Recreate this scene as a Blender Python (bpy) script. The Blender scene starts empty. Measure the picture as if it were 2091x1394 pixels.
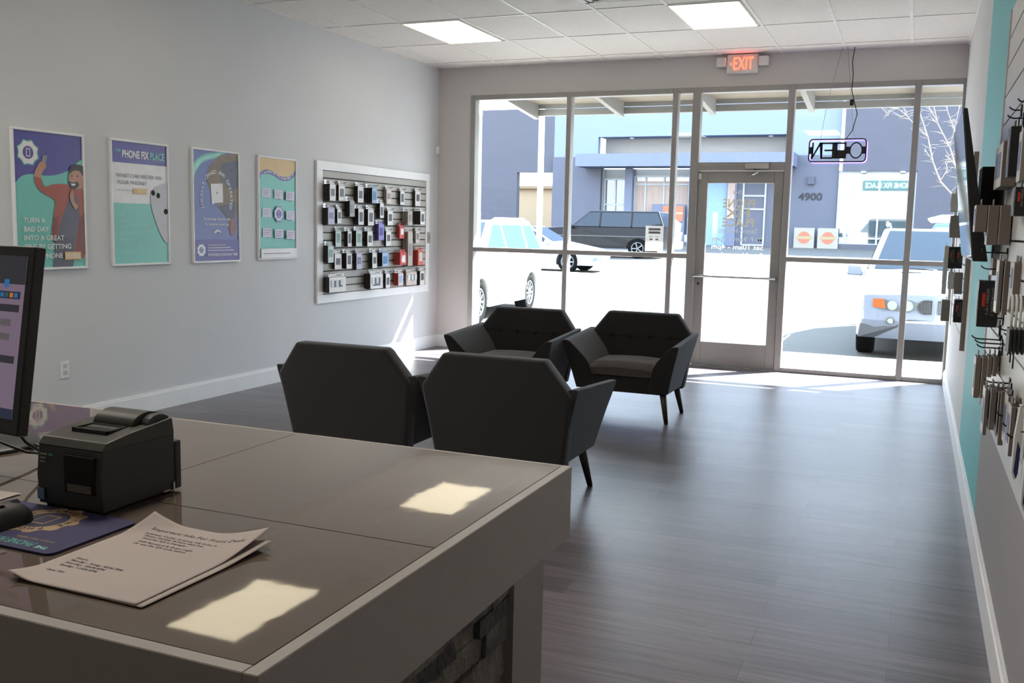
PANEL = .25      # lamps over the shop floor
PANEL_B = 3.0    # unseen lamp row over the counter, added to brighten foreground and walls
SUN = 6.4
SKY = .92
EXPO = 3.2
import bpy, bmesh, math, random
from mathutils import Vector, Matrix
random.seed(7)
SC = bpy.context.scene
COL = SC.collection
PI = math.pi
XL, XR, YB, ZC, YR = -5.28, .335, 10.28, 3.26, -3.2   # room planes: left, right, storefront, ceiling, rear

# ------------------------------------------------------------------ helpers
def rgb(h):
    if not isinstance(h, str): return tuple(h[:3])
    h = h.lstrip('#'); o = []
    for i in (0, 2, 4):
        c = int(h[i:i+2], 16)/255
        o.append(c/12.92 if c <= .04045 else ((c+.055)/1.055)**2.4)
    return tuple(o)

MATS = {}
def mat(name, color='#808080', rough=.6, metal=0., ior=1.5, spec=.5, var=.06, scale=8., bump=0., bscale=60.,
        emit=None, estr=0., coat=0., stretch=None):
    if name in MATS: return MATS[name]
    m = bpy.data.materials.new(name); m.use_nodes = True
    nt = m.node_tree; N = nt.nodes; L = nt.links
    b = N['Principled BSDF']; c = rgb(color)
    b.inputs['Roughness'].default_value = rough
    b.inputs['Metallic'].default_value = metal
    b.inputs['IOR'].default_value = ior
    b.inputs['Specular IOR Level'].default_value = spec
    if coat: b.inputs['Coat Weight'].default_value = coat; b.inputs['Coat Roughness'].default_value = .05
    tc = N.new('ShaderNodeTexCoord'); mp = N.new('ShaderNodeMapping')
    L.new(tc.outputs['Object'], mp.inputs['Vector'])
    if stretch: mp.inputs['Scale'].default_value = stretch
    n = N.new('ShaderNodeTexNoise'); n.inputs['Scale'].default_value = scale; n.inputs['Detail'].default_value = 4
    L.new(mp.outputs['Vector'], n.inputs['Vector'])
    r = N.new('ShaderNodeValToRGB'); L.new(n.outputs['Fac'], r.inputs['Fac'])
    r.color_ramp.elements[0].position = .3; r.color_ramp.elements[1].position = .7
    r.color_ramp.elements[0].color = tuple(max(0, x*(1-var)) for x in c)+(1,)
    r.color_ramp.elements[1].color = tuple(min(1, x*(1+var)) for x in c)+(1,)
    L.new(r.outputs['Color'], b.inputs['Base Color'])
    if bump:
        n2 = N.new('ShaderNodeTexNoise'); n2.inputs['Scale'].default_value = bscale; n2.inputs['Detail'].default_value = 3
        L.new(mp.outputs['Vector'], n2.inputs['Vector'])
        bp = N.new('ShaderNodeBump'); bp.inputs['Strength'].default_value = bump; bp.inputs['Distance'].default_value = .02
        L.new(n2.outputs['Fac'], bp.inputs['Height']); L.new(bp.outputs['Normal'], b.inputs['Normal'])
    if emit:
        b.inputs['Emission Color'].default_value = rgb(emit)+(1,); b.inputs['Emission Strength'].default_value = estr
    MATS[name] = m
    return m

class MB:
    """collects shapes and links them as ONE mesh object"""
    def __init__(s): s.v = []; s.f = []; s.mi = []; s.mats = []; s.smooth = []
    def _m(s, m):
        if m not in s.mats: s.mats.append(m)
        return s.mats.index(m)
    def add(s, vs, fs, m, smooth=False, M=None):
        o = len(s.v); k = s._m(m)
        for p in vs:
            p = Vector(p)
            s.v.append(M @ p if M else p)
        for f in fs: s.f.append([i+o for i in f]); s.mi.append(k); s.smooth.append(smooth)
        return s
    def box(s, x0, x1, y0, y1, z0, z1, m, M=None):
        vs = [(x, y, z) for z in (z0, z1) for y in (y0, y1) for x in (x0, x1)]
        return s.add(vs, [(0, 2, 3, 1), (4, 5, 7, 6), (0, 1, 5, 4), (2, 6, 7, 3), (0, 4, 6, 2), (1, 3, 7, 5)], m, M=M)
    def hexa(s, vs, m, M=None):   # 8 points: bottom 4 ccw, top 4 ccw
        return s.add(vs, [(3, 2, 1, 0), (4, 5, 6, 7), (0, 1, 5, 4), (1, 2, 6, 5), (2, 3, 7, 6), (3, 0, 4, 7)], m, M=M)
    def poly(s, pts, m, M=None): return s.add(pts, [tuple(range(len(pts)))], m, M=M)
    def prism(s, pts, fn, a, b, m, M=None):   # pts 2-D outline; fn(u,v,w)->3-D ; between w=a and w=b
        n = len(pts); vs = [fn(u, v, a) for u, v in pts]+[fn(u, v, b) for u, v in pts]
        fs = [tuple(reversed(range(n))), tuple(range(n, 2*n))]+[(i, (i+1) % n, n+(i+1) % n, n+i) for i in range(n)]
        return s.add(vs, fs, m, M=M)
    def tube(s, pts, r, m, n=8, M=None, caps=True):
        pts = [Vector(p) for p in pts]; rs = r if isinstance(r, (list, tuple)) else [r]*len(pts)
        vs = []; fs = []; up = None
        for i, p in enumerate(pts):
            d = (pts[min(i+1, len(pts)-1)]-pts[max(i-1, 0)]).normalized()
            if up is None: up = Vector((0, 0, 1)) if abs(d.z) < .9 else Vector((1, 0, 0))
            a = d.cross(up).normalized(); b = a.cross(d).normalized(); up = b
            for k in range(n):
                t = 2*PI*k/n; vs.append(p+a*(math.cos(t)*rs[i])+b*(math.sin(t)*rs[i]))
        for i in range(len(pts)-1):
            for k in range(n): fs.append((i*n+k, i*n+(k+1) % n, (i+1)*n+(k+1) % n, (i+1)*n+k))
        if caps: fs += [tuple(reversed(range(n))), tuple(range((len(pts)-1)*n, len(pts)*n))]
        return s.add(vs, fs, m, True, M)
    def lathe(s, prof, m, n=24, axis='z', c=(0, 0, 0), M=None, smooth=True, caps=True):  # prof: (radius, height)
        vs = []; fs = []
        for r, h in prof:
            for k in range(n):
                t = 2*PI*k/n; a, b = r*math.cos(t), r*math.sin(t)
                p = {'z': (a, b, h), 'y': (a, h, b), 'x': (h, a, b)}[axis]
                vs.append((p[0]+c[0], p[1]+c[1], p[2]+c[2]))
        for i in range(len(prof)-1):
            for k in range(n): fs.append((i*n+k, i*n+(k+1) % n, (i+1)*n+(k+1) % n, (i+1)*n+k))
        if caps: fs += [tuple(reversed(range(n))), tuple(range((len(prof)-1)*n, len(prof)*n))]
        return s.add(vs, fs, m, smooth, M)
    def grid(s, rows, m, smooth=True, close=False, M=None):  # rows of equal length
        k = len(rows[0]); vs = [p for r in rows for p in r]; fs = []
        for i in range(len(rows)-1):
            for j in range(k if close else k-1): fs.append((i*k+j, i*k+(j+1) % k, (i+1)*k+(j+1) % k, (i+1)*k+j))
        return s.add(vs, fs, m, smooth, M)
    def build(s, name, parent=None, local=False, bevel=0, seg=2, fix=True):
        me = bpy.data.meshes.new(name)
        off = Vector((0, 0, 0))
        if parent is not None and not local:
            q = parent
            while q is not None: off += q.location; q = q.parent
        elif parent is None and not local:
            lo = [min(v[i] for v in s.v) for i in range(3)]; hi = [max(v[i] for v in s.v) for i in range(3)]
            off = Vector(((lo[0]+hi[0])/2, (lo[1]+hi[1])/2, lo[2]))
        me.from_pydata([tuple(v-off) for v in s.v], [], s.f)
        for m in s.mats: me.materials.append(m)
        me.polygons.foreach_set('material_index', s.mi); me.polygons.foreach_set('use_smooth', s.smooth)
        if fix:
            b = bmesh.new(); b.from_mesh(me); bmesh.ops.recalc_face_normals(b, faces=b.faces)
            ng = [f for f in b.faces if len(f.verts) > 4]
            if ng: bmesh.ops.triangulate(b, faces=ng)
            b.to_mesh(me); b.free()
        me.update()
        o = bpy.data.objects.new(name, me); COL.objects.link(o)
        if parent is not None: o.parent = parent
        elif not local: o.location = off
        if bevel:
            md = o.modifiers.new('bevel', 'BEVEL'); md.width = bevel; md.segments = seg; md.limit_method = 'ANGLE'; md.angle_limit = math.radians(35)
            if seg > 1: me.polygons.foreach_set('use_smooth', [True]*len(me.polygons)); 
            if seg > 1: md.harden_normals = True
        return o

def tag(o, label=None, cat=None, group=None, kind=None):
    if label: o['label'] = label
    if cat: o['category'] = cat
    if group: o['group'] = group
    if kind: o['kind'] = kind
    return o
def root(name, loc, label=None, cat=None, group=None, kind=None, rz=0):
    o = bpy.data.objects.new(name, None); o.empty_display_size = .1; COL.objects.link(o)
    o.location = loc; o.rotation_euler = (0, 0, rz)
    return tag(o, label, cat, group, kind)
def struct(name, mb, **k):
    o = mb.build(name, local=True, **k); o['kind'] = 'structure'; return o
def copy_tree(o, parent=None):
    c = o.copy(); COL.objects.link(c)
    if parent is not None: c.parent = parent
    for ch in list(o.children): copy_tree(ch, c)
    return c
_T = {}
def text(s, size=1., bold=0.):
    """flat letters as (verts, faces), centred on the origin in x, baseline at 0"""
    key = (s, bold)
    if key not in _T:
        cu = bpy.data.curves.new('t', 'FONT'); cu.body = s; cu.size = 1; cu.offset = bold; cu.align_x = 'CENTER'; cu.resolution_u = 3
        o = bpy.data.objects.new('t', cu); COL.objects.link(o)
        dg = bpy.context.evaluated_depsgraph_get(); me = o.evaluated_get(dg).to_mesh()
        _T[key] = ([tuple(v.co) for v in me.vertices], [tuple(p.vertices) for p in me.polygons])
        o.evaluated_get(dg).to_mesh_clear(); bpy.data.objects.remove(o); bpy.data.curves.remove(cu)
    v, f = _T[key]
    return [(x*size, y*size, 0) for x, y, z in v], f
def put_text(mb, s, fn, u, v, size, m, bold=0., sx=1., width=None, align='c'):
    vs, fs = text(s, size, bold)
    if not vs: return
    w = max(p[0] for p in vs)-min(p[0] for p in vs)
    if width: sx = width/w
    o = 0
    if align == 'l': o = -min(p[0] for p in vs)*sx
    mb.add([fn(u+p[0]*sx+o, v+p[1]) for p in vs], fs, m)

# ------------------------------------------------------------------ materials
M_wall = mat('wall_paint_grey', '#dcdde0', .75, var=.02, scale=1.5, bump=.03, bscale=160)
M_back = mat('wall_paint_soffit', '#dad5d2', .75, var=.02, scale=1.5, bump=.03, bscale=160)
M_wallR = mat('wall_paint_pale', '#d2d1d1', .65, var=.02, scale=2, bump=.02)
M_stripe = mat('wall_paint_turquoise', '#72c2c6', .6, var=.03, scale=2)
M_white = mat('white_trim_paint', '#f3f4f6', .4, var=.02)
M_alu = mat('grey_aluminium_frame', '#a5a29e', .42, .25, var=.03)
M_alub = mat('bright_metal', '#c9cacb', .25, .9)
M_black = mat('black_plastic', '#1c1c1c', .42, var=.1)
M_blackm = mat('matte_black', '#141414', .6, var=.1)
M_dark = mat('dark_gap', '#0c0b0a', .9)
M_wire = mat('dark_wire', '#35332f', .35, .7)
M_paper = mat('paper', '#aea29c', .8, var=.02)
M_ink = mat('ink', '#2a2a2e', .8)
M_purple = mat('purple_print', '#4f4899', .35, var=.03)
M_teal = mat('teal_print', '#6fc3b8', .35, var=.03)
M_tan = mat('tan_print', '#d8b982', .4)
M_pwhite = mat('white_print', '#e8e6e8', .35)
M_red = mat('red_plastic', '#c2352a', .4)

def floor_mat():
    m = bpy.data.materials.new('grey_vinyl_planks'); m.use_nodes = True; nt = m.node_tree; N = nt.nodes; L = nt.links; b = N['Principled BSDF']
    tc = N.new('ShaderNodeTexCoord')
    br = N.new('ShaderNodeTexBrick'); br.inputs['Scale'].default_value = 1; br.inputs['Brick Width'].default_value = 1.22; br.inputs['Row Height'].default_value = .152
    br.inputs['Mortar Size'].default_value = .0012; br.offset = .37; br.inputs['Bias'].default_value = 0
    br.inputs['Color1'].default_value = rgb('#827a80')+(1,); br.inputs['Color2'].default_value = rgb('#686267')+(1,); br.inputs['Mortar'].default_value = rgb('#4e4b48')+(1,)
    L.new(tc.outputs['Object'], br.inputs['Vector'])
    mp = N.new('ShaderNodeMapping'); mp.inputs['Scale'].default_value = (1.1, 16, 1); L.new(tc.outputs['Object'], mp.inputs['Vector'])
    n = N.new('ShaderNodeTexNoise'); n.inputs['Scale'].default_value = 1.6; n.inputs['Detail'].default_value = 6; n.inputs['Roughness'].default_value = .65; L.new(mp.outputs['Vector'], n.inputs['Vector'])
    r = N.new('ShaderNodeValToRGB'); r.color_ramp.elements[0].position = .3; r.color_ramp.elements[1].position = .72
    r.color_ramp.elements[0].color = (.34, .33, .33, 1); r.color_ramp.elements[1].color = (1.0, 1.0, 1.0, 1); L.new(n.outputs['Fac'], r.inputs['Fac'])
    mx = N.new('ShaderNodeMix'); mx.data_type = 'RGBA'; mx.blend_type = 'MULTIPLY'; mx.inputs[0].default_value = .85
    L.new(br.outputs['Color'], mx.inputs[6]); L.new(r.outputs['Color'], mx.inputs[7]); L.new(mx.outputs[2], b.inputs['Base Color'])
    rr = N.new('ShaderNodeMapRange'); rr.inputs['To Min'].default_value = .28; rr.inputs['To Max'].default_value = .40; L.new(n.outputs['Fac'], rr.inputs['Value']); L.new(rr.outputs['Result'], b.inputs['Roughness'])
    bp = N.new('ShaderNodeBump'); bp.inputs['Strength'].default_value = .12; bp.inputs['Distance'].default_value = .01; L.new(n.outputs['Fac'], bp.inputs['Height']); L.new(bp.outputs['Normal'], b.inputs['Normal'])
    b.inputs['IOR'].default_value = 1.42
    return m
M_floor = floor_mat()

def glass_mat(name='window_glass', tint=(.95, .975, .98), ior=1.4):
    m = bpy.data.materials.new(name); m.use_nodes = True; nt = m.node_tree; N = nt.nodes; L = nt.links
    for n in list(N): N.remove(n)
    o = N.new('ShaderNodeOutputMaterial'); mx = N.new('ShaderNodeMixShader'); t = N.new('ShaderNodeBsdfTransparent'); g = N.new('ShaderNodeBsdfGlossy')
    t.inputs[0].default_value = tint+(1,); g.inputs['Roughness'].default_value = 0
    f = N.new('ShaderNodeLayerWeight'); f.inputs[0].default_value = .5
    p5 = N.new('ShaderNodeMath'); p5.operation = 'POWER'; p5.inputs[1].default_value = 5; ma = N.new('ShaderNodeMath'); ma.operation = 'MULTIPLY_ADD'; ma.inputs[1].default_value = .93; ma.inputs[2].default_value = .012
    L.new(f.outputs['Facing'], p5.inputs[0]); L.new(p5.outputs[0], ma.inputs[0])
    L.new(ma.outputs[0], mx.inputs[0]); L.new(t.outputs[0], mx.inputs[1]); L.new(g.outputs[0], mx.inputs[2]); L.new(mx.outputs[0], o.inputs[0])
    return m
M_glass = glass_mat()

# ------------------------------------------------------------------ room shell
SY = .14    # wall thickness
def sbox(name, *a, m=M_wall): return struct(name, MB().box(*a, m))
struct('floor', MB().box(XL-.2, XR+.2, YR-.2, 10.42, -.15, 0, M_floor))
sbox('wall_left', XL-.2, XL, YR, 10.42, 0, 3.8)
mb = MB(); mb.box(XR, XR+.2, YR, 4.95, 0, 3.8, mat('wall_paint_right_grey', '#a3a1a4', .7, var=.02, scale=1.5)); mb.box(XR, XR+.2, 4.95, 6.75, 0, 3.8, M_stripe); mb.box(XR, XR+.2, 6.75, 10.42, 0, 3.8, M_wallR)
struct('wall_right', mb)
sbox('wall_rear', XL-.2, XR+.2, YR-.2, YR, 0, 3.8)
# storefront wall: pier at the left and the soffit band over the windows
mb = MB(); mb.box(XL, -4.86, YB, 10.42, 0, 3.8, M_back); mb.box(-4.86, XR, YB, 10.42, 2.94, 3.8, M_back)
struct('wall_front', mb)
# ceiling with tiles and grid
M_tile = mat('acoustic_tile', '#e6e2dd', .9, var=.03, scale=40, bump=.15, bscale=220)
struct('ceiling', MB().box(XL-.2, XR+.2, YR-.2, 10.42, ZC, ZC+.25, M_tile))
M_grid = mat('ceiling_grid_white', '#e6e3de', .5)
mb = MB()
gx = [-.165-.61*k for k in range(9)]
gy = [8.915-1.03*k for k in range(12)]+[9.945]
for x in gx: mb.box(x-.012, x+.012, YR, YB, ZC-.006, ZC, M_grid)
for y in gy: mb.box(XL, XR, y-.012, y+.012, ZC-.005, ZC+.001, M_grid)
mb.box(XL, XL+.02, YR, YB, ZC-.012, ZC, M_grid); mb.box(XR-.02, XR, YR, YB, ZC-.012, ZC, M_grid)
struct('trim_1', mb)
# baseboards
def baseboard(name, seg):
    mb = MB()
    for x0, x1, y0, y1, nx, ny in seg:
        mb.box(x0, x1, y0, y1, 0, .125, M_white)
        mb.box(x0+(0 if nx >= 0 else .006), x1-(0 if nx <= 0 else .006), y0+(0 if ny >= 0 else .006), y1-(0 if ny <= 0 else .006), .125, .143, M_white)
    struct(name, mb)
baseboard('baseboard_left', [(XL, XL+.016, YR, YB, 1, 0)])
baseboard('baseboard_right', [(XR-.016, XR, YR, YB, -1, 0)])
baseboard('baseboard_front', [(XL+.016, -4.865, YB-.016, YB, 0, -1)])

# ------------------------------------------------------------------ storefront
def frame_bars(bars, m=M_alu):
    mb = MB()
    for x0, x1, z0, z1 in bars: mb.box(x0, x1, YB-.01, YB+.10, z0, z1, m)
    return mb
def bay(n, x0, x1, rail=True, zt=2.885, zb=.045, r0=1.15, r1=1.20):
    """glazed bay between the uprights x0..x1"""
    w = root('window_%d' % n, ((x0+x1)/2, YB, zb), kind='structure')
    bars = [(x0, x1, zt, zt+.055), (x0, x1, zb-.045, zb)]
    if rail: bars.append((x0, x1, r0, r1))
    frame_bars(bars).build('window_frame', w, bevel=.003, seg=1)
    for a, b in ([(zb, r0), (r1, zt)] if rail else [(zb, zt)]):
        MB().box(x0, x1, YB+.04, YB+.046, a, b, M_glass).build('pane', w)
    return w
ups = [(-4.86, -4.80), (-3.685, -3.63), (-2.49, -2.435), (-2.275, -2.19), (-1.30, -1.235), (-.115, -.055), (XR-.025, XR)]
mb = MB()
for a, b in ups: mb.box(a, b, YB-.012, YB+.102, 0, 2.94, M_alu)
struct('trim_2', mb, bevel=.004, seg=1)
bay(1, -4.80, -3.685); bay(2, -3.63, -2.49); bay(3, -2.435, -2.275)
bay(4, -2.19, -1.30, rail=False, zb=2.165)
bay(5, -1.235, -.115); bay(6, -.055, XR-.025)
# door
d = root('door_1', (-1.745, YB, 0), kind='structure')
lx0, lx1 = -2.185, -1.305; gx0, gx1, gz0, gz1 = -2.085, -1.40, .265, 1.95
mb = MB()
mb.box(lx0, gx0, YB+.015, YB+.06, .012, 2.075, M_alu); mb.box(gx1, lx1, YB+.015, YB+.06, .012, 2.075, M_alu)
mb.box(gx0, gx1, YB+.015, YB+.06, .012, gz0, M_alu); mb.box(gx0, gx1, YB+.015, YB+.06, gz1, 2.075, M_alu)
mb.build('door_leaf', d, bevel=.004, seg=1)
MB().box(gx0, gx1, YB+.035, YB+.041, gz0, gz1, M_glass).build('pane', d)
mb = MB(); mb.tube([(-2.19, YB-.045, .968), (-1.33, YB-.045, .968)], .014, M_alub); mb.box(-2.19, -2.10, YB-.05, YB+.015, .955, .982, M_alub); mb.box(-1.385, -1.325, YB-.05, YB+.015, .952, .985, M_alub)
tag(mb.build('push_bar', d), 'bright metal push bar')
mb = MB(); mb.box(-1.69, -1.45, YB-.06, YB-.012, 2.095, 2.15, M_alub); mb.tube([(-1.6, YB-.04, 2.095), (-1.55, YB-.09, 2.06), (-1.63, YB-.03, 2.03)], .012, M_alub)
mb.build('door_closer', d)
mb = MB(); mb.box(-2.18, -2.15, YB-.0, YB+.015, 1.99, 2.05, M_alub); mb.build('contact_sensor', d)
mb = MB(); mb.lathe([(.012, 0), (.012, .012)], M_black, 12, 'y', (-2.14, YB+.003, .885)); mb.build('lock_cylinder', d)
def backlit(name, color, tr=.6):
    m = bpy.data.materials.new(name); m.use_nodes = True; nt = m.node_tree; N = nt.nodes; L = nt.links
    for n in list(N): N.remove(n)
    o = N.new('ShaderNodeOutputMaterial'); mx = N.new('ShaderNodeMixShader'); d_ = N.new('ShaderNodeBsdfDiffuse'); t = N.new('ShaderNodeBsdfTranslucent')
    nz_ = N.new('ShaderNodeTexNoise'); nz_.inputs['Scale'].default_value = 9; rp_ = N.new('ShaderNodeValToRGB'); c = rgb(color)
    rp_.color_ramp.elements[0].color = tuple(x*.95 for x in c)+(1,); rp_.color_ramp.elements[1].color = c+(1,); L.new(nz_.outputs['Fac'], rp_.inputs['Fac'])
    L.new(rp_.outputs[0], d_.inputs[0]); L.new(rp_.outputs[0], t.inputs[0]); mx.inputs[0].default_value = tr
    L.new(d_.outputs[0], mx.inputs[1]); L.new(t.outputs[0], mx.inputs[2]); L.new(mx.outputs[0], o.inputs[0]); return m
M_letter = backlit('white_vinyl_letter', '#9b9994', .5); M_letter2 = backlit('tan_vinyl_letter', '#9c927c', .5); M_notice = backlit('thin_paper', '#e2e0dc', .6)
mb = MB(); fn = lambda u, v: (-1.75-u, YB+.034, v)     # read from the street, so mirrored in here
put_text(mb, 'THE', fn, .02, 1.835, .06, M_letter, .01)
put_text(mb, 'PHONE', fn, 0, 1.70, .125, M_letter2, .02, width=.33)
put_text(mb, 'FIX', fn, .0, 1.60, .125, M_letter2, .02, width=.25)
put_text(mb, 'PLACE', fn, 0, 1.50, .125, M_letter2, .02, width=.33)
put_text(mb, 'Store Hours', fn, 0, 1.43, .075, M_letter, .012, width=.40)
put_text(mb, 'M-F 9am - 7pm', fn, 0, 1.345, .07, M_letter, .006, width=.52)
put_text(mb, 'Sat 10am - 4pm', fn, 0, 1.262, .07, M_letter, .006, width=.54)
put_text(mb, 'Sun 11am - 4pm', fn, 0, 1.178, .07, M_letter, .006, width=.54)
tag(mb.build('lettering', d, fix=False), 'mirrored white opening hours lettering on the door glass')
mb = MB(); mb.box(-2.19, -1.30, YB-.01, YB+.1, 2.08, 2.12, M_alu); mb.box(-2.19, -1.30, YB-.02, YB+.1, 0, .010, M_alub)
mb.build('door_header_and_sill', d)

# notice taped on the glass above the rail
mb = MB(); mb.box(-2.745, -2.545, YB+.034, YB+.037, 1.215, 1.49, M_notice)
M_greyprint = mat('grey_print', '#8d8b88', .8)
for k, (a, b) in enumerate([(1.44, 1.465), (1.405, 1.43)]): mb.box(-2.71, -2.58, YB+.031, YB+.0335, a, b, M_greyprint)
for x in (-2.695, -2.63): 
    mb.box(x, x+.03, YB+.031, YB+.0335, 1.335, 1.352, M_greyprint)
    mb.box(x-.005, x+.03, YB+.031, YB+.0335, 1.37, 1.376, M_greyprint)
tag(mb.build('notice_sheet'), 'white printed notice taped on the window left of the door', 'notice')

# exit sign
e = root('exit_sign', (-1.77, YB-.03, 3.06), 'lit red EXIT sign with white twin emergency lamps above the door', 'exit sign')
M_ivory = mat('ivory_plastic', '#ecebe4', .5)
MB().box(-1.93, -1.613, YB-.06, YB, 3.062, 3.254, M_ivory).build('housing', e, bevel=.012)
M_exit = mat('exit_red', '#ff4a30', .5, emit='#ff3a25', estr=1.1)
mb = MB(); fn = lambda u, v: (-1.762+u, YB-.0615, v)
put_text(mb, 'EXIT', fn, 0, 3.098, .18, M_exit, .004, width=.20)
mb.poly([(-1.895, YB-.0615, 3.155), (-1.875, YB-.0615, 3.175), (-1.88, YB-.0615, 3.155), (-1.875, YB-.0615, 3.135)], M_exit)
tag(mb.build('letters', e, fix=False), 'glowing red letters')
for sx, x0 in ((-1, -1.985), (1, -1.555)):
    h = MB().box(x0-.05, x0+.05, YB-.085, YB-.02, 3.13, 3.225, M_ivory).build('lamp_head', e, bevel=.012)
    mb = MB()
    for k in range(4): mb.box(x0-.042, x0+.042, YB-.088, YB-.0845, 3.142+k*.021, 3.154+k*.021, M_white)
    mb.build('lens_ribs', h)
# neon sign, seen from behind
n = root('open_sign', (-.79, YB-.09, 2.16), 'OPEN neon sign seen from behind, purple glow, hanging in the window right of the door', 'sign')
ny = YB-.09
def rrect(x0, x1, z0, z1, r, k=5):
    pts = []
    for cx, cz, a in ((x1-r, z1-r, 0), (x0+r, z1-r, PI/2), (x0+r, z0+r, PI), (x1-r, z0+r, 1.5*PI)):
        for i in range(k+1): t = a+PI/2*i/k; pts.append((cx+r*math.cos(t), cz+r*math.sin(t)))
    return pts
M_neonb = mat('sign_backing', '#15171a', .5)
M_neon = mat('purple_neon', '#b07cff', .4, emit='#7d4dff', estr=1.6)
sx0, sx1, sz0, sz1 = -1.06, -.522, 2.158, 2.378
def loop_tube(pts, r, y, m): 
    p3 = [(a, y, b) for a, b in pts]; p3.append(p3[0]); return MB().tube(p3, r, m, 6, caps=False)
loop_tube(rrect(sx0, sx1, sz0, sz1, .035), .0075, ny, M_neonb).build('backing_frame', n)
mb = MB()
def bar(a, b, w=.016):
    (x0, z0), (x1, z1) = a, b; d_ = Vector((x1-x0, 0, z1-z0)).normalized()*.5*w; p = Vector((-d_.z, 0, d_.x))
    A = Vector((x0, ny-.006, z0))-d_; B = Vector((x1, ny-.006, z1))+d_
    q = [A+p, A-p, B-p, B+p]; t = Vector((0, .012, 0)); mb.hexa([*q, *[v+t for v in q]], M_neonb)
zt, zb2 = 2.34, 2.195
bar((-1.025, zt), (-1.03, zb2)); bar((-1.03, zb2), (-.955, zt)); bar((-.955, zt), (-.94, zb2))      # N mirrored
bar((-.94, zt), (-.94, zb2)); bar((-.94, zt), (-.84, zt)); bar((-.94, zb2), (-.84, zb2)); bar((-.905, 2.27), (-.84, 2.27))  # E
bar((-.83, zt), (-.72, zt)); bar((-.715, zt), (-.715, 2.27))
mb.box(-.84, -.79, ny-.006, ny+.006, zb2-.006, zt+.006, M_neonb)
mb.box(-.80, -.705, ny-.006, ny+.006, zb2-.006, 2.272, M_neonb)
mb.box(-.71, -.672, ny-.006, ny+.006, 2.235, 2.305, M_neonb); mb.box(-.558, -.528, ny-.006, ny+.006, 2.235, 2.305, M_neonb); mb.box(-1.058, -1.025, ny-.006, ny+.006, 2.235, 2.305, M_neonb)
mb.tube([(-.615+.057*math.cos(2*PI*k/24), ny, 2.268+.075*math.sin(2*PI*k/24)) for k in range(25)], .0075, M_neonb, 6, caps=False)
mb.build('letters', n)
loop_tube(rrect(sx0+.008, sx1+.006, sz0-.006, sz1-.006, .035), .006, ny+.022, M_neon).build('neon_tube', n)
mb = MB(); mb.tube([(-.955, ny, 2.38), (-.93, ny, 2.6), (-.88, ny, 2.9), (-.80, ny, ZC)], .0022, M_alu, 5); mb.tube([(-.63, ny, 2.38), (-.66, ny, 2.5), (-.75, ny, ZC)], .0022, M_alu, 5)
mb.build('hanging_cord', n)
mb = MB(); mb.tube([(-.72, ny, 2.375), (-.66, ny-.01, 2.46), (-.625, ny, 2.62), (-.66, ny, 2.74), (-.69, ny, 2.85), (-.685, ny, 3.0), (-.70, ny, 3.12), (-.685, ny, ZC)], .0045, M_wire, 6)
mb.box(-.70, -.665, ny-.012, ny+.012, 2.70, 2.76, M_black)
mb.build('power_cable', n)
# motion sensor, outlet
mb = MB(); mb.box(XL, XL+.045, 10.19, 10.24, 2.275, 2.36, M_white); tag(mb.build('motion_sensor', bevel=.012), 'small white motion sensor on the left wall beside the corner', 'sensor')
o = root('wall_outlet', (XL, 4.785, .36), 'white duplex power outlet low on the grey left wall', 'outlet')
MB().box(XL, XL+.006, 4.75, 4.82, .36, .475, M_white).build('cover_plate', o, bevel=.002, seg=1)
for z in (.385, .43):
    MB().box(XL+.006, XL+.009, 4.77, 4.80, z, z+.028, mat('socket_face', '#c9c9c9', .4)).build('socket', o)

# ------------------------------------------------------------------ ceiling lights and vent
M_lens = mat('light_lens', '#fff3d8', .5, emit='#fff0cf', estr=PANEL)
M_lens2 = mat('light_lens_added', '#fff3d8', .5, emit='#fff7ea', estr=PANEL_B)  # stronger lens for the added lamp row over the counter
k = 0
for cx, names in ((-4.165, ('left', 0)), (-1.705, ('right', 1))):
    for j, y0 in enumerate((7.90, 4.77, 1.64, -1.49)):  # last two rows are unseen lamps added to brighten the room
        if j == 0: lab = 'square recessed ceiling light panel, the %s one of the two in view' % names[0]
        else: lab = 'recessed ceiling light panel outside the photo, %s column, %s row back' % (names[0], ('', 'first', 'second', 'third')[j])
        t = root('ceiling_light', (cx, y0+.5, ZC-.01), lab, 'ceiling light', 'recessed ceiling lights')
        fr = MB(); a, b = cx-.293, cx+.293; y1 = y0+1.0
        for bx in ((a, b, y0-.004, y0+.012), (a, b, y1-.012, y1+.004), (a, a+.012, y0, y1), (b-.012, b, y0, y1)): fr.box(*bx, ZC-.010, ZC-.001, M_grid)
        fr.build('frame', t)
        MB().box(a+.012, b-.012, y0+.012, y1-.012, ZC-.007, ZC-.001, M_lens2 if j == 2 else M_lens).build('lens', t)
v = root('ceiling_vent', (-2.31, 7.35, ZC-.02), 'white four way air vent in the ceiling at the photo top edge', 'vent')
M_vent = mat('vent_white', '#b9b6b2', .5)
for q in range(4):
    r = .29-.065*q; mb = MB()
    for bx in ((-r, r, -r, -r+.03), (-r, r, r-.03, r), (-r, -r+.03, -r, r), (r-.03, r, -r, r)):
        mb.box(-2.31+bx[0], -2.31+bx[1], 7.35+bx[2], 7.35+bx[3], ZC-.012-.006*q, ZC-.004, M_vent)
    mb.build('louvre_ring', v)
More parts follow.
